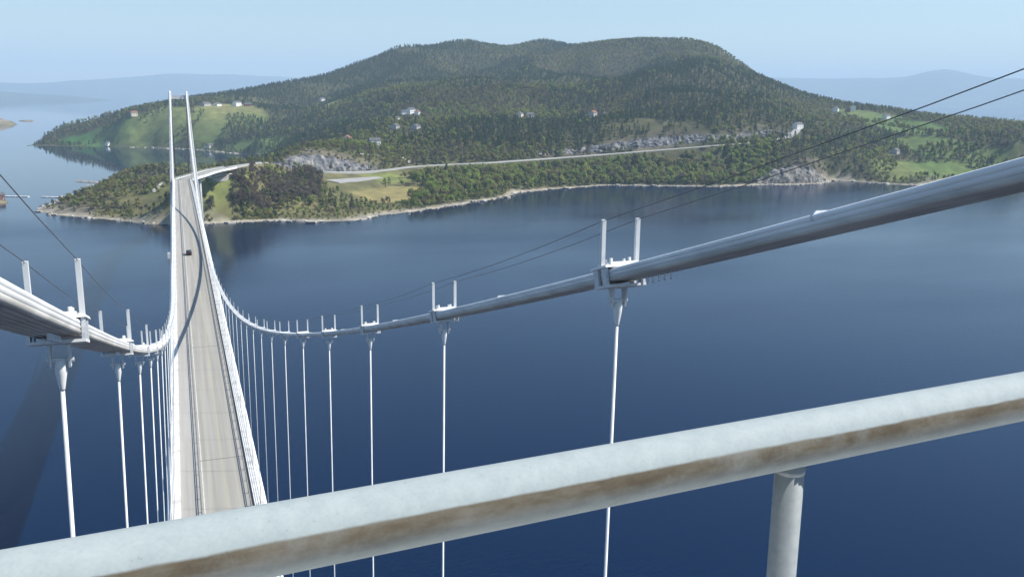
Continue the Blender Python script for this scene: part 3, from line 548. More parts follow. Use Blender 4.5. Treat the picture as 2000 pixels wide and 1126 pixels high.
# approach piers
for i in (int(len(app_path)*0.30),):
    p = app_path[i]; g = max(float(hgt(p[:2])[0]), -2)-1.0; l = lats(app_path)[i]; pier = empty('pier', bridge_off, parent=bridge)
    mb = MB(); mb.tube([(p[0], p[1], g), (p[0], p[1], p[2]-5), (p[0], p[1], p[2]-3.4)], [1.5, 1.25, 1.3], 14); mb.build('column', 'concrete', pier, True)
    mb = MB(); mb.sweep([(-1.2, -4.4), (1.2, -4.4), (4.2, -2.62), (-4.2, -2.62)], np.array([p-np.array([-l[1], l[0], 0])*0.9, p+np.array([-l[1], l[0], 0])*0.9]), np.array([l, l])); mb.build('pier_cap', 'concrete', pier)
# near tower: service platform behind the hand rail
mb = MB(); mb.box(-1.2, 7.3, -5.6, -2.62, 105.05, 105.15); bpart(mb, 'service_platform', 'galv_light')

# ------------------------------------------------------------------ galvanised hand rail on the tower platform
RAIL_DROP = 0.375; RR = 0.031; zr = CAM[2]-RAIL_DROP
pA = on_plane(0, 1154, zr); pB = on_plane(2000, 772.5, zr); dA = (pB-pA)/np.linalg.norm(pB-pA); a0 = pA-dA*0.55; a1 = pB+dA*0.9
hr = empty('platform_handrail', (a0[0], a0[1], 105.15)); tag(hr, 'weathered galvanised tube handrail with brown staining on the tower platform', 'handrail')
def tube_rail(p, q, r, n=40, segs=40):
    d = (q-p)/np.linalg.norm(q-p); out = np.array([-d[1], d[0], 0]); out = out if out@np.array([0, 1, 0]) > 0 else -out; u_ = np.array([0, 0, 1.0]); V = []; A_ = []
    for i in range(segs+1):
        c = p+(q-p)*i/segs
        for k in range(n):
            an = 2*math.pi*k/n; V.append(c+r*(u_*math.cos(an)-out*math.sin(an))); A_.append(min(k, n-k)/n*2 if k <= n/2 else 0.0)   # 0 on top, 0.5 facing the platform, 1 underneath
    Fc = [(i*n+k, i*n+(k+1) % n, (i+1)*n+(k+1) % n, (i+1)*n+k) for i in range(segs) for k in range(n)]
    return V, Fc, A_
V, Fc, A_ = tube_rail(a0, a1, RR); V = [v-np.array([a0[0], a0[1], 105.15]) for v in V]
me = mesh('top_rail', V, Fc, True); at_ = me.attributes.new('around', 'FLOAT', 'POINT'); at_.data.foreach_set('value', np.array(A_, np.float32)); link('top_rail', me, 'rail_galvanised', hr)
pp = on_plane(1553, 862, zr); tpar = (pp-a0)@dA
for k in (-1, 0, 1):
    c = a0+dA*(tpar+k*1.25)
    if not (-0.1 < tpar+k*1.25 < np.linalg.norm(a1-a0)+0.1): continue
    mb = MB(); b0 = c-np.array([a0[0], a0[1], 105.15]); mb.tube([(b0[0], b0[1], zr-105.15-RR*0.8), (b0[0], b0[1], 0.0)], 0.0166, 20, True); mb.build('post', 'post_zinc', hr, True)
    mb = MB(); mb.tube([(b0[0], b0[1], zr-105.15-RR-0.001), (b0[0], b0[1], zr-105.15-RR-0.007)], [0.0180, 0.0170], 20); mb.build('weld_collar', 'post_zinc', hr, True)

# ------------------------------------------------------------------ roads on land, parking place, rock cuttings
def ribbon(name, line3, half, lift, mat):
    la = lats(line3); V = []; Fc = []
    for p, l in zip(line3, la):
        for sg in (-1, 1): q = p[:2]+l*half*sg; V.append((q[0], q[1], p[2]+lift))
        for sg in (1, -1): q = p[:2]+l*half*sg*1.15; V.append((q[0], q[1], p[2]-3))
    for i in range(len(line3)-1):
        for k in range(4): Fc.append((i*4+k, i*4+(k+1) % 4, (i+1)*4+(k+1) % 4, (i+1)*4+k))
    return tag(link(name, mesh(name, V, Fc), mat), kind='structure')
ribbon('road', road, 5.2, 0.25, 'land_asphalt')
def track(px, half, mat='track_gravel'):
    pts = smooth_path([np.append(hit(u, v)[:2], 0) for u, v in px], 5); pts[:, 2] = hgt(pts[:, :2])+0.45; return ribbon('track', pts, half, 0.1, mat)
noise_mat('track_gravel', (0.34, 0.32, 0.28), (0.46, 0.44, 0.40), 0.3, 0.95)
track([(302,376),(300,370),(312,362),(325,356),(337,352)], 1.5)
track([(700,300),(745,303),(785,308),(800,320)], 2.5)
track([(408,349),(430,343),(452,341),(440,347),(415,351)], 3.0)
mb = MB(); pw = [(p[0], p[1], park_z+0.35) for p in park_w]; n = len(pw); mb.add(pw+[(p[0], p[1], park_z-2) for p in pw], [tuple(range(n))]+[(i, (i+1) % n, n+(i+1) % n, n+i) for i in range(n)])
tag(mb.build('parking_area', 'land_asphalt'), kind='structure')
def cutting(name, px_bottom, dist_back, heights, seed, mat='cut_rock'):
    pts = smooth_path([hit(u, v) for u, v in px_bottom], 3.0); pts[:, 2] = hgt(pts[:, :2]); m = len(pts); la = lats(pts); rg = np.random.default_rng(seed); V = []; Fc = []; rows = 7
    dh = pts[:, :2]-CAM[None, :2]; sg = np.sign((la*dh).sum(1)); la = la*sg[:, None]; hs = np.interp(np.linspace(0, 1, m), np.linspace(0, 1, len(heights)), heights)
    for i in range(m):
        h_ = hs[i]*(0.88+0.24*rg.random())
        for k in range(rows+1):
            q = k/rows; off = dist_back*q**1.4+rg.normal(0, 0.9)*(0 < k < rows); z = pts[i, 2]-1.0+h_*q+rg.normal(0, 0.4)*(0 < k)
            if k == rows: off += 6; z -= 2.0
            V.append((pts[i, 0]+la[i, 0]*off, pts[i, 1]+la[i, 1]*off, z))
    for i in range(m-1):
        for k in range(rows): Fc.append((i*(rows+1)+k, (i+1)*(rows+1)+k, (i+1)*(rows+1)+k+1, i*(rows+1)+k+1))
    return tag(link(name, mesh(name, V, Fc), mat), kind='structure')
cutting('rock_cutting', [(545,328),(580,332),(630,335),(690,334),(740,331)], 12, [5, 15, 21, 15, 5], 3)
cutting('rock_cutting', [(1040,305),(1120,301),(1200,295),(1300,286),(1400,279),(1480,272),(1545,262)], 9, [5, 9, 13, 16, 13, 11, 7], 5)
cutting('sea_cliff', [(1480,359),(1510,359),(1550,359),(1590,358),(1615,357)], 10, [8, 20, 21, 24, 12], 7, 'rock')
# shoreline boulders (nobody could count them)
V = []; Fc = []
ico = bmesh.new(); bmesh.ops.create_icosphere(ico, subdivisions=1, radius=1); iv = np.array([v.co[:] for v in ico.verts]); ifc = [[v.index for v in f.verts] for f in ico.faces]; ico.free()
for i in range(len(shore_poly_d)):
    a = shore_poly_d[i]; b = shore_poly_d[(i+1) % len(shore_poly_d)]
    if np.hypot(*a) > (2000 if a[0] < 200 else 1500) or a[1] < 600: continue
    for k in range(7):
        q = a+(b-a)*rng.random()+rng.normal(0, 2.2, 2); r_ = abs(rng.normal(0.9, 0.8))+0.4; sc_ = np.array([rng.uniform(0.8, 1.9), rng.uniform(0.8, 1.6), rng.uniform(0.4, 0.8)])*r_; n0 = len(V)
        jv = iv*(1+0.25*rng.normal(0, 1, (len(iv), 1))); V += [(q[0]+p[0]*sc_[0], q[1]+p[1]*sc_[1], 0.25+p[2]*sc_[2]) for p in jv]; Fc += [(f[0]+n0, f[1]+n0, f[2]+n0) for f in ifc]
tag(link('shore_boulders', fast_mesh('shore_boulders', np.array(V), np.array(Fc), False), 'shore_rock'), 'pale weathered boulders along the waterline', 'boulders', kind='stuff')

# ------------------------------------------------------------------ houses, boathouse, boat, jetty, car
house_spots = []
def house(u, v, w, l, h_, rz, wall, roof, label, pos=None, n_win=3, name='house', cat='house'):
    p = hit(u, v) if pos is None else np.array(pos); z = float(hgt(p[:2])[0]) if pos is None else p[2]; rz = 0.5+0.45*math.sin(rz*9.0); house_spots.append((p[0], p[1], max(w, l)))
    t = empty(name, (p[0], p[1], z-0.3), rz); tag(t, label, cat, None); w *= 1.15; l *= 1.2; h_ *= 1.3
    mb = MB(); hw_, hl = w/2, l/2; rh = w*0.30
    mb.add([(-hl, -hw_, -2), (hl, -hw_, -2), (hl, hw_, -2), (-hl, hw_, -2), (-hl, -hw_, h_), (hl, -hw_, h_), (hl, hw_, h_), (-hl, hw_, h_), (-hl, 0, h_+rh), (hl, 0, h_+rh)], [(0, 1, 5, 4), (2, 3, 7, 6), (1, 2, 6, 9, 5), (3, 0, 4, 8, 7)])
    mb.build('wall', wall, t); mb = MB(); e = 0.5
    for sg in (-1, 1):
        a = [(-hl-e, sg*(hw_+e), h_-0.30*e*1.0), (hl+e, sg*(hw_+e), h_-0.30*e), (hl+e, 0, h_+rh+0.03), (-hl-e, 0, h_+rh+0.03)]; mb.add(a+[(x, y, zz+0.22) for x, y, zz in a], [(0, 1, 2, 3), (4, 5, 6, 7), (0, 1, 5, 4), (1, 2, 6, 5), (2, 3, 7, 6), (3, 0, 4, 7)])
    rf = mb.build('roof', roof, t); mb = MB(); mb.box(hl*0.3-0.4, hl*0.3+0.4, -0.4, 0.4, h_+rh-0.7, h_+rh+1.1); mb.build('chimney', 'house_grey', rf)
    for sg in (-1, 1):
        for k in range(n_win):
            x = -hl+(k+0.5)*l/n_win; mb = MB(); y = sg*(hw_+0.02); mb.box(x-0.55, x+0.55, min(y, y+sg*0.06), max(y, y+sg*0.06), h_*0.42, h_*0.42+1.25); mb.build('window', 'glass_dark', t)
    mb = MB(); mb.box(hl*0.55, hl*0.55+0.95, -hw_-0.07, -hw_-0.01, 0.2, 2.25); mb.build('door', 'house_grey', t)
    return t
HS = [(803,222,9,12,6,0.35,'house_white','roof_slate','large white house with dark roof, tallest of the hamlet above the rock knoll'),
 (790,223,7,9,4,1.2,'house_white','roof_slate','small white house with dark roof on the uphill side of the hamlet'),
 (815,224,7,8,4,0.2,'house_white','roof_tile','white house with red tiled roof in the forest hamlet'),
 (776,237,6,8,4,0.8,'house_cream','roof_slate','narrow cream house among trees below the white hamlet'),
 (772,251,8,10,3.5,0.1,'house_grey','roof_slate','grey house with dark roof in the clearing below the hamlet'),
 (812,251,8,13,3,0.2,'house_grey','roof_slate','long low grey house in the clearing below the hamlet'),
 (732,286,9,12,6.5,0.5,'house_white','roof_slate','big white house with grey roof above the rock cutting'),
 (678,277,8,9,5,0.9,'house_cream','roof_tile','cream house with red tiled roof near the rock knoll'),
 (463,207,10,13,6,0.3,'house_white','roof_slate','large white farmhouse at the top of the green field'),
 (484,208,8,12,4,0.6,'house_red','roof_slate','red barn beside the white farmhouse'),
 (402,207,9,18,4,0.1,'house_grey','roof_slate','long grey farm building on the ridge above the bay'),
 (425,207,8,14,3.5,0.2,'house_white','roof_slate','low white farm building on the ridge above the bay'),
 (630,197,7,10,4,0.0,'house_white','roof_slate','lone white cottage in the narrow forest clearing'),
 (212,283,6,9,3.5,0.1,'house_white','roof_slate','white cottage at the water edge of the far headland'),
 (262,227,8,10,5,0.4,'house_cream','roof_tile','cream house on the skyline field of the far headland'),
 (410,288,7,12,3.5,0.1,'house_grey','roof_slate','grey boathouse at the head of the bay'),
 (1015,228,8,12,4,0.2,'house_cream','roof_slate','cream house in the wood above the coast road'),
 (1035,229,8,10,4,0.5,'house_grey','roof_slate','grey house next to the cream one in the wood above the coast road'),
 (1158,226,8,12,4,0.3,'house_grey','roof_tile','grey house with red roof in the wood above the long rock cutting'),
 (1180,227,7,9,3.5,0.2,'house_cream','roof_slate','small cream house in the wood above the long rock cutting'),
 (1632,218,9,13,5,0.3,'house_white','roof_slate','white farmhouse on the saddle right of the mountain'),
 (1666,216,8,9,6.5,0.9,'house_white','roof_slate','tall white house beside the farmhouse on the saddle'),
 (1655,219,8,10,4,0.2,'house_red','roof_slate','red barn between the two white houses on the saddle'),
 (1731,232,8,11,4.5,0.4,'house_white','roof_slate','white cottage in the green pasture on the coast slope'),
 (1748,300,8,11,4,0.7,'house_grey','roof_slate','grey house at the edge of the wood above the small cove'),
 (1558,252,8,13,6,1.1,'house_white','roof_slate','white house beside the bend of the coast road')]
for q in HS: house(*q)
bp_ = on_plane(3, 393); house(0, 0, 6, 8, 4, 1.4, 'house_red', 'roof_slate', 'red boathouse with dark roof on the tiny islet', (bp_[0]-3, bp_[1]+4, 1.2), 2, 'boathouse', 'boathouse')
jA, jB = on_plane(8, 383.5), on_plane(118, 385.5); jt = empty('floating_jetty', (jA[0], jA[1], 0)); tag(jt, 'long pale floating jetty between the islet and the wooded point', 'jetty'); v_ = (jB-jA); nseg = 9
for k in range(nseg):
    if k in (4, 5): continue
    a = v_*k/nseg; b = v_*(k+0.94)/nseg; mb = MB(); n_v = np.array([-v_[1], v_[0]])/np.linalg.norm(v_[:2])*1.6
    q = [(a[0]-n_v[0], a[1]-n_v[1]), (b[0]-n_v[0], b[1]-n_v[1]), (b[0]+n_v[0], b[1]+n_v[1]), (a[0]+n_v[0], a[1]+n_v[1])]; mb.add([(x, y, -0.4) for x, y in q]+[(x, y, 0.7) for x, y in q], [(0, 3, 2, 1), (4, 5, 6, 7), (0, 1, 5, 4), (1, 2, 6, 5), (2, 3, 7, 6), (3, 0, 4, 7)]); mb.build('pontoon', 'house_white', jt)
for (u0, v0, u1, v1, lb) in ((150, 354, 200, 357, 'rough stone breakwater off the sheltered side of the wooded point'), (170, 363, 202, 365, 'short stone mole beside the small beach')):
    a, b = on_plane(u0, v0), on_plane(u1, v1); mb = MB(); n = 16; prof = [(-4, -1), (-1.5, 1.3), (1.5, 1.3), (4, -1)]; pth = np.array([a+(b-a)*i/n for i in range(n+1)]); pth[:, 2] = rng.normal(0, 0.25, n+1); mb.sweep(prof, pth, lats(pth)); tag(mb.build('breakwater', 'shore_rock'), lb, 'breakwater')
def boat(u, v, L_, rz, label):
    p = on_plane(u, v); t = empty('motor_boat', (p[0], p[1], 0), rz); tag(t, label, 'boat'); V = []; st = 9
    for i in range(st):
        q = i/(st-1); x = (q-0.5)*L_; w = L_*0.17*(1-max(0, q-0.45)**2*3.2); top = 0.75+0.35*q; V += [(x, -w, top), (x, -w*0.7, -0.1), (x, 0, -0.35+0.2*q), (x, w*0.7, -0.1), (x, w, top), (x, 0, top-0.12)]
    Fc = [(i*6+k, i*6+(k+1) % 6, (i+1)*6+(k+1) % 6, (i+1)*6+k) for i in range(st-1) for k in range(6)]+[(0, 1, 2, 3, 4, 5), tuple((st-1)*6+k for k in range(6))]
    link('hull', mesh('hull', V, Fc), 'boat_white', t); mb = MB(); w = L_*0.11; mb.add([(-L_*.12, -w, .75), (L_*.2, -w*.9, .75), (L_*.2, w*.9, .75), (-L_*.12, w, .75), (-L_*.1, -w*.85, 2.2), (L_*.1, -w*.8, 2.2), (L_*.1, w*.8, 2.2), (-L_*.1, w*.85, 2.2)], [(0, 3, 2, 1), (4, 5, 6, 7), (0, 1, 5, 4), (1, 2, 6, 5), (2, 3, 7, 6), (3, 0, 4, 7)]); mb.build('cabin', 'boat_white', t)
    mb = MB(); mb.add([(L_*.19, -w*.8, 1.0), (L_*.19, w*.8, 1.0), (L_*.115, w*.75, 2.0), (L_*.115, -w*.75, 2.0)], [(0, 1, 2, 3)]); mb.v = [(x+0.04, y, z) for x, y, z in mb.v]; mb.build('windscreen', 'glass_dark', t)
boat(318, 436, 8.5, 0.4, 'small white motor boat moored close to the far tower')
# lamp posts by the parking place
for (u, v, lb) in ((637, 346, 'pale lamp post at the grove end of the parking area'), (671, 334, 'pale lamp post below the middle of the rock cutting'), (722, 334, 'pale lamp post at the road end of the parking area')):
    p = hit(u, v); t = empty('lamp_post', (p[0], p[1], float(hgt(p[:2])[0])-0.2)); tag(t, lb, 'lamp post'); mb = MB(); mb.tube([(0, 0, -0.5), (0, 0, 6), (0, 0, 9.5)], [0.22, 0.17, 0.13], 8); mb.build('pole', 'galv_light', t, True)
    mb = MB(); mb.tube([(0, 0, 9.4), (0.9, -0.3, 9.8), (1.6, -0.5, 9.8)], [0.09, 0.08, 0.07], 6); mb.build('arm', 'galv_light', t, True); mb = MB(); mb.box(1.4, 2.2, -0.72, -0.36, 9.68, 9.92); mb.build('lamp_head', 'galv_light', t); house_spots.append((p[0], p[1], 3.0))
# dark car on the bridge
ray = pix_dir(369, 497); sY = 282.0
for _ in range(8): zc = float(zdeck(sY)); pc = on_plane(369, 497, zc); sY = pc[1]
car = empty('car', (pc[0], pc[1], float(zdeck(pc[1]))+0.002), 0); tag(car, 'small black car driving along the bridge deck', 'car')
prof = [(-2.1, 0.32), (-2.15, 0.75), (-2.0, 0.95), (-1.3, 1.0), (-0.75, 1.44), (0.75, 1.47), (1.55, 1.05), (2.1, 0.95), (2.18, 0.6), (2.1, 0.3)]
V = []
for sx, inset in ((-0.88, 0), (0.88, 0)):
    for (y, z) in prof: V.append((sx*(0.80 if z > 1.2 else 1.0), y, z))
n = len(prof); Fc = [tuple(range(n)), tuple(range(2*n-1, n-1, -1))]+[(k, (k+1) % n, n+(k+1) % n, n+k) for k in range(n)]
me = mesh('body', V, Fc); link('body', me, 'car_black', car)
for sx in (-1, 1):
    mb = MB(); mb.add([(sx*0.87, -1.2, 1.02), (sx*0.87, 1.4, 1.08), (sx*0.74, 0.7, 1.40), (sx*0.74, -0.7, 1.38)], [(0, 1, 2, 3)]); mb.v = [(x+sx*0.012, y, z) for x, y, z in mb.v]; mb.build('window', 'glass_dark', car)
    for y in (-1.3, 1.35):
        mb = MB(); mb.tube([(sx*0.70, y, 0.32), (sx*0.90, y, 0.32)], 0.32, 14); w_ = mb.build('wheel', 'rubber', car); mb = MB(); mb.tube([(sx*0.89, y, 0.32), (sx*0.915, y, 0.32)], 0.19, 10); mb.build('rim', 'galv_light', w_)
    mb = MB(); mb.box(sx*0.62-0.16, sx*0.62+0.16, 2.10, 2.2, 0.62, 0.78); mb.build('headlight', 'lamp_lens', car); mb = MB(); mb.box(sx*0.66-0.14, sx*0.66+0.14, -2.2, -2.1, 0.68, 0.86); mb.build('tail_light', 'tail_lens', car)
for (y0, z0, y1, z1) in ((-1.25, 1.035, -0.78, 1.42), (1.48, 1.085, 0.8, 1.455)):
    mb = MB(); mb.add([(-0.78, y0, z0+.012), (0.78, y0, z0+.012), (0.66, y1, z1+.012), (-0.66, y1, z1+.012)], [(0, 1, 2, 3)]); mb.build('windscreen', 'glass_dark', car)

# ------------------------------------------------------------------ trees
def crown_mesh(kind, nleaf, size, seed):
    rg = np.random.default_rng(seed); V = []; Fc = []
    def leaf(c, s, nrm=None):
        nn = rg.normal(0, 1, 3) if nrm is None else nrm/np.linalg.norm(nrm)+rg.normal(0, 0.42, 3); nn /= np.linalg.norm(nn)     # leaves face outward and up, as in a real crown
        a = np.cross(nn, rg.normal(0, 1, 3)); a /= np.linalg.norm(a); b = np.cross(a, nn); n0 = len(V)
        V.extend([c+a*s, c+b*s*0.8-a*s*0.3, c-a*s*0.9, c-b*s*0.8+a*s*0.2]); Fc.append((n0, n0+1, n0+2, n0+3))
    if kind == 'conifer':
        for i in range(nleaf):
            q = rg.random()**0.75; z = 0.8+q*9.6; rmax = 3.0*(1-q)**0.75+0.2; rmax *= 0.75+0.4*abs(math.sin(z*2.1+seed)); an = rg.random()*6.283; r_ = rmax*math.sqrt(rg.uniform(0.25, 1)); leaf(np.array([r_*math.cos(an), r_*math.sin(an), z-0.25*r_]), size*(0.6+0.6*(1-q)), np.array([math.cos(an), math.sin(an), 0.8]))
    else:
        H_, Rr = {'broad': (9.5, 3.4), 'bare': (9.5, 3.1), 'shrub': (4.2, 2.8)}[kind]; nl = 9; z0 = {'broad': 2.2, 'bare': 2.4, 'shrub': 0.4}[kind]
        lobes = []
        for i in range(nl):
            an = rg.random()*6.283; rr_ = Rr*0.62*math.sqrt(rg.random()); z = z0+(H_-z0)*rg.uniform(0.18, 0.85); lobes.append((np.array([rr_*math.cos(an), rr_*math.sin(an), z]), Rr*rg.uniform(0.34, 0.58)))
        for i in range(nleaf):
            c, r_ = lobes[i % nl]; d = rg.normal(0, 1, 3); d /= np.linalg.norm(d); leaf(c+d*r_*rg.uniform(0.55, 1.05)*np.array([1, 1, 0.85]), size*rg.uniform(0.55, 1.1), d+np.array([0, 0, 0.55]) if kind != 'bare' else None)
    return np.array(V), np.array(Fc)
def trunk_mb(kind, seed):
    rg = np.random.default_rng(seed); mb = MB(); h_ = {'conifer': 9.6, 'broad': 7.0, 'bare': 8.5, 'shrub': 2.0}[kind]; b = rg.normal(0, 0.25, 2)
    mb.tube([(0, 0, -1.0), (b[0]*0.3, b[1]*0.3, h_*0.4), (b[0], b[1], h_)], [0.22, 0.16, 0.03], 5)
    for i in range(5 if kind != 'conifer' else 0):
        an = rg.random()*6.283; z = h_*rg.uniform(0.3, 0.7); mb.tube([(0, 0, z), (1.2*math.cos(an), 1.2*math.sin(an), z+1.2), (2.2*math.cos(an), 2.2*math.sin(an), z+2.0)], [0.09, 0.06, 0.02], 4)
    return mb
KINDS = [('conifer', 'leaf_conifer'), ('broad', 'leaf_green'), ('broad', 'leaf_olive'), ('bare', 'leaf_bare'), ('shrub', 'leaf_lime'), ('shrub', 'leaf_olive')]
protos = bpy.data.collections.new('tree_forms'); proto_objs = []
for ki, (kd, mt) in enumerate(KINDS):
    for vr in range(2):
        V, Fc = crown_mesh(kd, {'conifer': 90, 'broad': 110, 'bare': 120, 'shrub': 70}[kd], {'conifer': 0.85, 'broad': 1.0, 'bare': 0.62, 'shrub': 0.8}[kd], 100+ki*7+vr); tb = trunk_mb(kd, ki*3+vr); n0 = len(V)
        me = mesh('tree_form', list(V)+tb.v, [tuple(q) for q in Fc]+[tuple(i+n0 for i in f) for f in tb.f]); me.materials.append(MATS['leaf_lime' if ki == 1 and vr else mt]); me.materials.append(MATS['bark'])
        mi = np.zeros(len(me.polygons), np.int32); mi[len(Fc):] = 1; me.polygons.foreach_set('material_index', mi)
        o = bpy.data.objects.new('%02d_tree_form' % (ki*2+vr), me); protos.objects.link(o); proto_objs.append(o)
# scatter
def scatter():
    out = []
    for (step, lo, hi) in ((6.2, 640, 1250), (7.8, 1250, 1900), (8.6, 1900, 3400)):
        xs = np.arange(GX0+20, GX1-60, step); yy = np.arange(GY0+20, GY1-60, step); Q = np.stack(np.meshgrid(xs, yy, indexing='ij'), -1).reshape(-1, 2); Q = Q+rng.uniform(-0.45, 0.45, Q.shape)*step
        d = np.hypot(Q[:, 0]-CAM[0], Q[:, 1]-CAM[1]); az = np.degrees(np.arctan2(Q[:, 0], Q[:, 1])); out.append(Q[(d >= lo) & (d < hi) & (az > -13) & (az < 56)])
    bank = wpoly([(398, 432), (470, 430), (545, 427), (520, 395), (480, 362), (440, 352), (404, 395)]); lo_, hi_ = bank.min(0)-10, bank.max(0)+10      # scrub stands thick on the steep bank by the landing
    B = rng.uniform(lo_, hi_, (int((hi_-lo_).prod()/7), 2)); out.append(B[inside(bank, B)])
    lo_, hi_ = grove_w.min(0), grove_w.max(0); B = rng.uniform(lo_, hi_, (int((hi_-lo_).prod()/30), 2)); out.append(B[inside(grove_w, B)])
    return np.concatenate(out)
Q = scatter(); Q = Q[inside(shore_poly_d, Q)]; dsh, _ = seg_dist(shore_poly_d, Q, True); Q = Q[dsh > 5]; dsh = dsh[dsh > 5]
# keep what can be seen from near the camera (trees hidden behind the ridge are left out)
Zq = hgt(Q); vis = np.zeros(len(Q), bool)
tt = np.linspace(0.25, 0.985, 60); eye = CAM; topz = Zq+14
clear = np.full(len(Q), 1e9)
for t in tt:
    xy = eye[None, :2]+(Q-eye[None, :2])*t; zl = eye[2]+(topz-eye[2])*t; inb = (xy[:, 0] > GX0) & (xy[:, 1] > GY0); g = np.where(inb, hgt(xy), 0); clear = np.minimum(clear, zl-g)
k = clear > -4; Q = Q[k]; Zq = Zq[k]; dsh = dsh[k]
drop = np.zeros(len(Q), bool)
for pl in fields: drop |= inside(pl, Q) & (seg_dist(pl, Q, True)[0] + (vnoise(Q, 70, 31, 3)-0.5)*50 > 3) & (vnoise(Q, 60, 77, 3) < np.where(Q[:, 0] > 600, 0.66, 0.545))
for pl in lawns+meadow: drop |= inside(pl, Q) & (vnoise(Q, 28, 91, 3)+0.25*rng.random(len(Q)) < 0.72)
for pl, q_ in zip(rocks_w, (0.6, 0.55, 0.45, 0.5)): drop |= inside(pl, Q) & (rng.random(len(Q)) < q_)
pt = (np.hypot(Q[:, 0], Q[:, 1]) < 1120) & (Q[:, 0] < 20); drop |= pt & (vnoise(Q, 42, 61, 3) > 0.65)
terrace = wpoly([(632,340),(745,333),(790,340),(835,362),(835,385),(740,398),(650,385),(636,365)]); drop |= inside(terrace, Q) & (rng.random(len(Q)) < 0.72); open_park = wpoly([(636,345),(740,342),(750,352),(745,372),(660,374)]); drop |= inside(open_park, Q)
drop |= inside(park_w, Q); rd, rt_ = seg_dist(road[:, :2], Q); rp_ = road[np.minimum(rt_.astype(int), len(road)-1)]; front = np.hypot(Q[:, 0], Q[:, 1]) < np.hypot(rp_[:, 0], rp_[:, 1])
drop |= (rd < 9.5) | (front & (rd < 45) & (((Q[:, 0] > 215) & (Q[:, 0] < 690)) | (Q[:, 0] < 95)) & (Zq+np.where(Q[:, 0] < 95, 2.5, 4.5) > CAM[2]+(rp_[:, 2]-CAM[2])*np.hypot(Q[:, 0], Q[:, 1])/np.hypot(rp_[:, 0], rp_[:, 1]))); drop |= seg_dist(app_path[:, :2], Q)[0] < 7
for (x, y, s) in house_spots: v2 = Q-np.array([x, y]); dd = np.hypot(*v2.T); toward = np.abs(v2[:, 0]*y-v2[:, 1]*x)/math.hypot(x, y); drop |= (dd < s*0.9) | ((dd < 55) & (toward < s*0.8+2) & (Q[:, 1] < y))
dens = vnoise(Q, 160, 41, 4); dn = np.hypot(Q[:, 0], Q[:, 1]); drop |= (dn > 1100) & (dens < 0.30) & (rng.random(len(Q)) < 0.6)
Q = Q[~drop]; Zq = Zq[~drop]; dsh = dsh[~drop]; dn = np.hypot(Q[:, 0], Q[:, 1]); az = np.degrees(np.arctan2(Q[:, 0], Q[:, 1]))
grove = inside(grove_w, Q); n_a = vnoise(Q, 240, 51, 4); n_b = vnoise(Q, 110, 52, 4); rr_ = rng.random(len(Q))
slope_in = inside(np.vstack([[on_plane(u, v)[:2] for u, v in [(800,415),(930,395),(1010,377),(1130,367),(1400,366),(1500,362)]], road[(road[:, 0] > hit(800, 326)[0]-30)][::-1][:, :2]]), Q)
headland = (dn < 1120) & (az < 14) & ~grove
W_ = np.zeros((len(Q), 6)); W_[:] = (0.42, 0.10, 0.26, 0.22, 0, 0)
W_[:, 0] += (n_a-0.5)*2.6; W_[:, 1] += np.clip(0.5-n_a, 0, 1)*0.9*np.clip(1.6-Zq/90, 0, 1); W_[:, 2] += np.clip(n_b-0.5, 0, 1)*1.2; W_[:, 3] += np.clip(0.45-n_b, 0, 1)*1.0
con = 1/(1+np.exp(-(n_a-0.50+np.clip((Zq-60)/160, -0.25, 0.5)*0.10)*26)); W_[:, 0] = 0.06+0.9*con; W_[:, 1:] = np.stack([0.10+1.2*np.clip(0.55-n_b, 0, 1), 0.30+0*n_b, 0.08+1.6*np.clip(n_b-0.47, 0, 1), 0*n_b, 0*n_b], 1)*(1.05-con)[:, None]
low = (Zq < 88)[:, None] & ~headland[:, None] & (dn > 1120)[:, None]; W_ = np.where(low, W_*np.array([0.5, 2.6, 1.6, 1.0, 1, 1]), W_)
right = (az > 33)[:, None] & (dn > 1100)[:, None]; W_ = np.where(right, W_*np.array([0.3, 2.2, 1.9, 1.5, 1, 1]), W_)
W_[slope_in] = (0.10, 0.60, 0.20, 0.06, 0.04, 0); W_[slope_in, 0] += np.clip(n_b[slope_in]-0.55, 0, 1)*1.5
W_[headland] = (0.06, 0.22, 0.34, 0.20, 0.08, 0.16); W_[headland, 0] += np.clip(n_b[headland]-0.58, 0, 1)*2.0
shr = headland & (dsh < 42) & (az > 1.5); W_[shr] = (0.03, 0.16, 0.10, 0.04, 0.52, 0.15)
mead = headland & (az > 5) & (Zq < 24) & ~shr; W_[mead] = (0.12, 0.16, 0.2, 0.08, 0.24, 0.2)
W_[grove] = (0.10, 0.0, 0.07, 0.80, 0.0, 0.03)
W_ = np.clip(W_, 0, None); W_ /= W_.sum(1, keepdims=True); kind = (np.cumsum(W_, 1) < rr_[:, None]).sum(1).clip(0, 5)
scl = rng.uniform(0.6, 1.15, len(Q)); scl *= np.where(headland, 0.85, 1.0)*np.where(shr, 0.8, 1)*np.where(dn > 1900, 0.92, 1.0)*np.where(slope_in, 1.5, 1)
scl *= np.clip(0.5+dsh/40, 0.55, 1); scl = np.where(grove, rng.uniform(0.8, 1.1, len(Q)), scl)
rd, rt_ = seg_dist(road[:, :2], Q); rp_ = road[np.minimum(rt_.astype(int), len(road)-1)]; rdn = np.hypot(rp_[:, 0], rp_[:, 1]); sight = CAM[2]+(rp_[:, 2]-CAM[2])*dn/rdn     # young growth kept low beside the road
scl = np.where((dn < rdn) & (rd < 60) & (((Q[:, 0] > 215) & (Q[:, 0] < 690)) | (Q[:, 0] < 95)), np.minimum(scl, np.clip((sight-Zq)/9.5, 0.3, 2)), scl)
rot = rng.uniform(0, 6.283, len(Q)); form = kind*2+(rng.random(len(Q)) < 0.5)
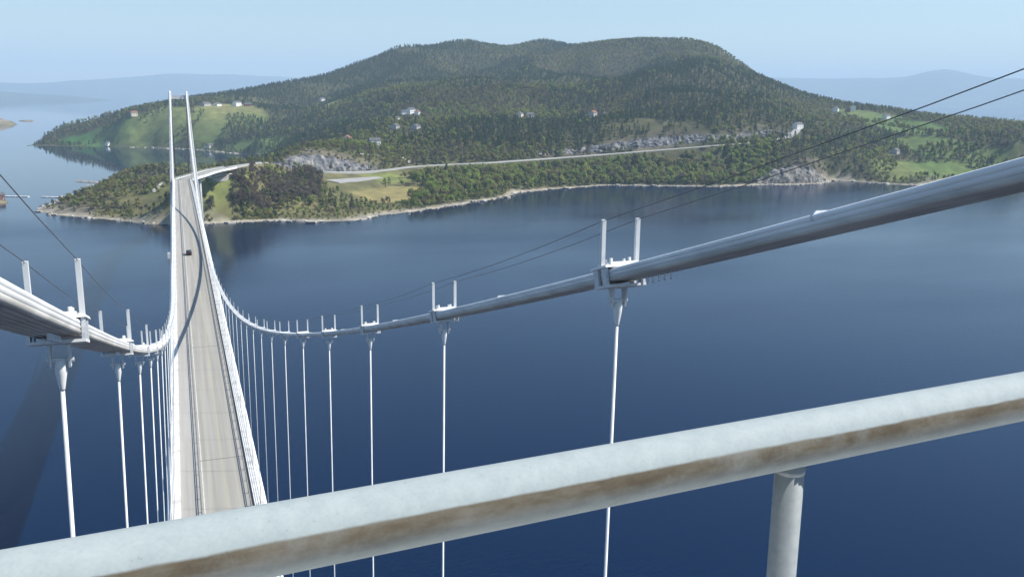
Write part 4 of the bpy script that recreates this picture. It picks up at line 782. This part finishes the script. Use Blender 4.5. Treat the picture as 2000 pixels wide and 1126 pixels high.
# the 300 that stand nearest are single trees with trunk and crown
zone = np.where(grove, 1, np.where(shr, 2, np.where(slope_in, 3, np.where(az < 0.6, 4, 5))))
zone = np.where(slope_in & (Q[:, 0] > 440), np.where(Q[:, 0] > 640, 7, 6), zone)
size_px = scl*np.where(kind >= 4, 4.2, 10)/dn; order = np.argsort(-size_px); single = order[:300]; rest = np.ones(len(Q), bool); rest[single] = False
KN = ['conifer_tree', 'broadleaf_tree', 'olive_tree_crown', 'bare_tree', 'shrub', 'shrub']; KN[2] = 'broadleaf_tree'
KL = ['dark green conifer', 'fresh green broadleaf tree', 'dull olive broadleaf tree', 'leafless brown tree', 'yellow green shrub', 'olive brown shrub']
ZL = {1: 'in the dense brown grove by the bridge landing', 2: 'along the pale rocky shore below the grove', 3: 'on the slope between the coast road and the water', 6: 'on the shore slope below the long rock cutting', 7: 'beside the grey sea cliff', 4: 'on the wooded point left of the far tower', 5: 'on the low headland behind the bridge landing'}
KC = ['tree', 'tree', 'tree', 'tree', 'shrub', 'shrub']; hi_m = {}
for ki, (kd, mt) in enumerate(KINDS):
    for vr in range(2):
        V, Fc = crown_mesh(kd, {'conifer': 340, 'broad': 420, 'bare': 460, 'shrub': 260}[kd], {'conifer': 0.50, 'broad': 0.55, 'bare': 0.34, 'shrub': 0.45}[kd], 300+ki*7+vr); cm = fast_mesh('crown', V, Fc, False); cm.materials.append(MATS['leaf_lime' if ki == 1 and vr else mt]); tb = trunk_mb(kd, ki*3+vr); tm_ = mesh('trunk', tb.v, tb.f); tm_.materials.append(MATS['bark']); hi_m[ki*2+vr] = (cm, tm_)
for i in single:
    ki = int(kind[i]); t = empty(KN[ki], (Q[i, 0], Q[i, 1], Zq[i]-0.2), rot[i]); t.scale = (scl[i],)*3; cm, tm_ = hi_m[int(form[i])]
    sz = 'tall ' if scl[i] > 1.15 else 'low ' if scl[i] < 0.8 else 'middling '; tag(t, sz+KL[ki]+' '+ZL[int(zone[i])], KC[ki], KL[ki]+'s '+ZL[int(zone[i])]); link('crown', cm, None, t); link('trunk', tm_, None, t)
# the woods beyond: masses nobody could count, one object
def wood(name, sel, label):
    me = bpy.data.meshes.new(name); pts = np.concatenate([Q[sel], (Zq[sel]-0.2)[:, None]], 1); me.vertices.add(len(pts)); me.vertices.foreach_set('co', pts.astype(np.float32).reshape(-1))
    for nm, arr, ty in (('size', scl[sel], 'FLOAT'), ('turn', rot[sel], 'FLOAT')): a = me.attributes.new(nm, ty, 'POINT'); a.data.foreach_set('value', arr.astype(np.float32))
    a = me.attributes.new('form', 'INT', 'POINT'); a.data.foreach_set('value', form[sel].astype(np.int32)); me.update()
    o = bpy.data.objects.new(name, me); C.objects.link(o); tag(o, label, 'forest', kind='stuff')
    ng = bpy.data.node_groups.new(name+'_growth', 'GeometryNodeTree'); ng.interface.new_socket('Geometry', in_out='INPUT', socket_type='NodeSocketGeometry'); ng.interface.new_socket('Geometry', in_out='OUTPUT', socket_type='NodeSocketGeometry')
    N = ng.nodes.new; L = ng.links.new; gi = N('NodeGroupInput'); go = N('NodeGroupOutput'); ci = N('GeometryNodeCollectionInfo'); ci.inputs[0].default_value = protos; ci.inputs[1].default_value = True; ci.inputs[2].default_value = True
    mp = N('GeometryNodeMeshToPoints'); L(gi.outputs[0], mp.inputs[0]); io = N('GeometryNodeInstanceOnPoints'); L(mp.outputs[0], io.inputs['Points']); L(ci.outputs[0], io.inputs['Instance']); io.inputs['Pick Instance'].default_value = True
    def attr(nm, ty): n = N('GeometryNodeInputNamedAttribute'); n.data_type = ty; n.inputs[0].default_value = nm; return n.outputs[0]
    L(attr('form', 'INT'), io.inputs['Instance Index']); L(attr('size', 'FLOAT'), io.inputs['Scale']); cx = N('ShaderNodeCombineXYZ'); L(attr('turn', 'FLOAT'), cx.inputs[2]); L(cx.outputs[0], io.inputs['Rotation']); L(io.outputs[0], go.inputs[0])
    md = o.modifiers.new('growth', 'NODES'); md.node_group = ng; return o
wood('mountain_forest', rest & (dn > 1120), 'mixed dark forest covering the mountain and the far headland')
wood('headland_wood', rest & (dn <= 1120), 'mixed trees and scrub covering the low headland and shore slope')
print('trees', len(Q), 'single', len(single))

# ------------------------------------------------------------------ haze: even pale air round everything
hb = 29000.0; mb = MB(); mb.box(-hb, hb, -hb, hb, -4.2, 1000.0); hz = mb.build('haze', None) if False else link('haze', mesh('haze', mb.v, mb.f))
m = bpy.data.materials.new('haze'); m.use_nodes = True; t = m.node_tree; t.nodes.clear(); pv = t.nodes.new('ShaderNodeVolumePrincipled'); pv.inputs['Color'].default_value = (0.60, 0.80, 1.0, 1); pv.inputs['Density'].default_value = HAZE; pv.inputs['Anisotropy'].default_value = 0.0
om = t.nodes.new('ShaderNodeOutputMaterial'); t.links.new(pv.outputs[0], om.inputs['Volume']); hz.data.materials.append(m); tag(hz, 'pale blue summer haze over the strait', 'haze', kind='stuff')
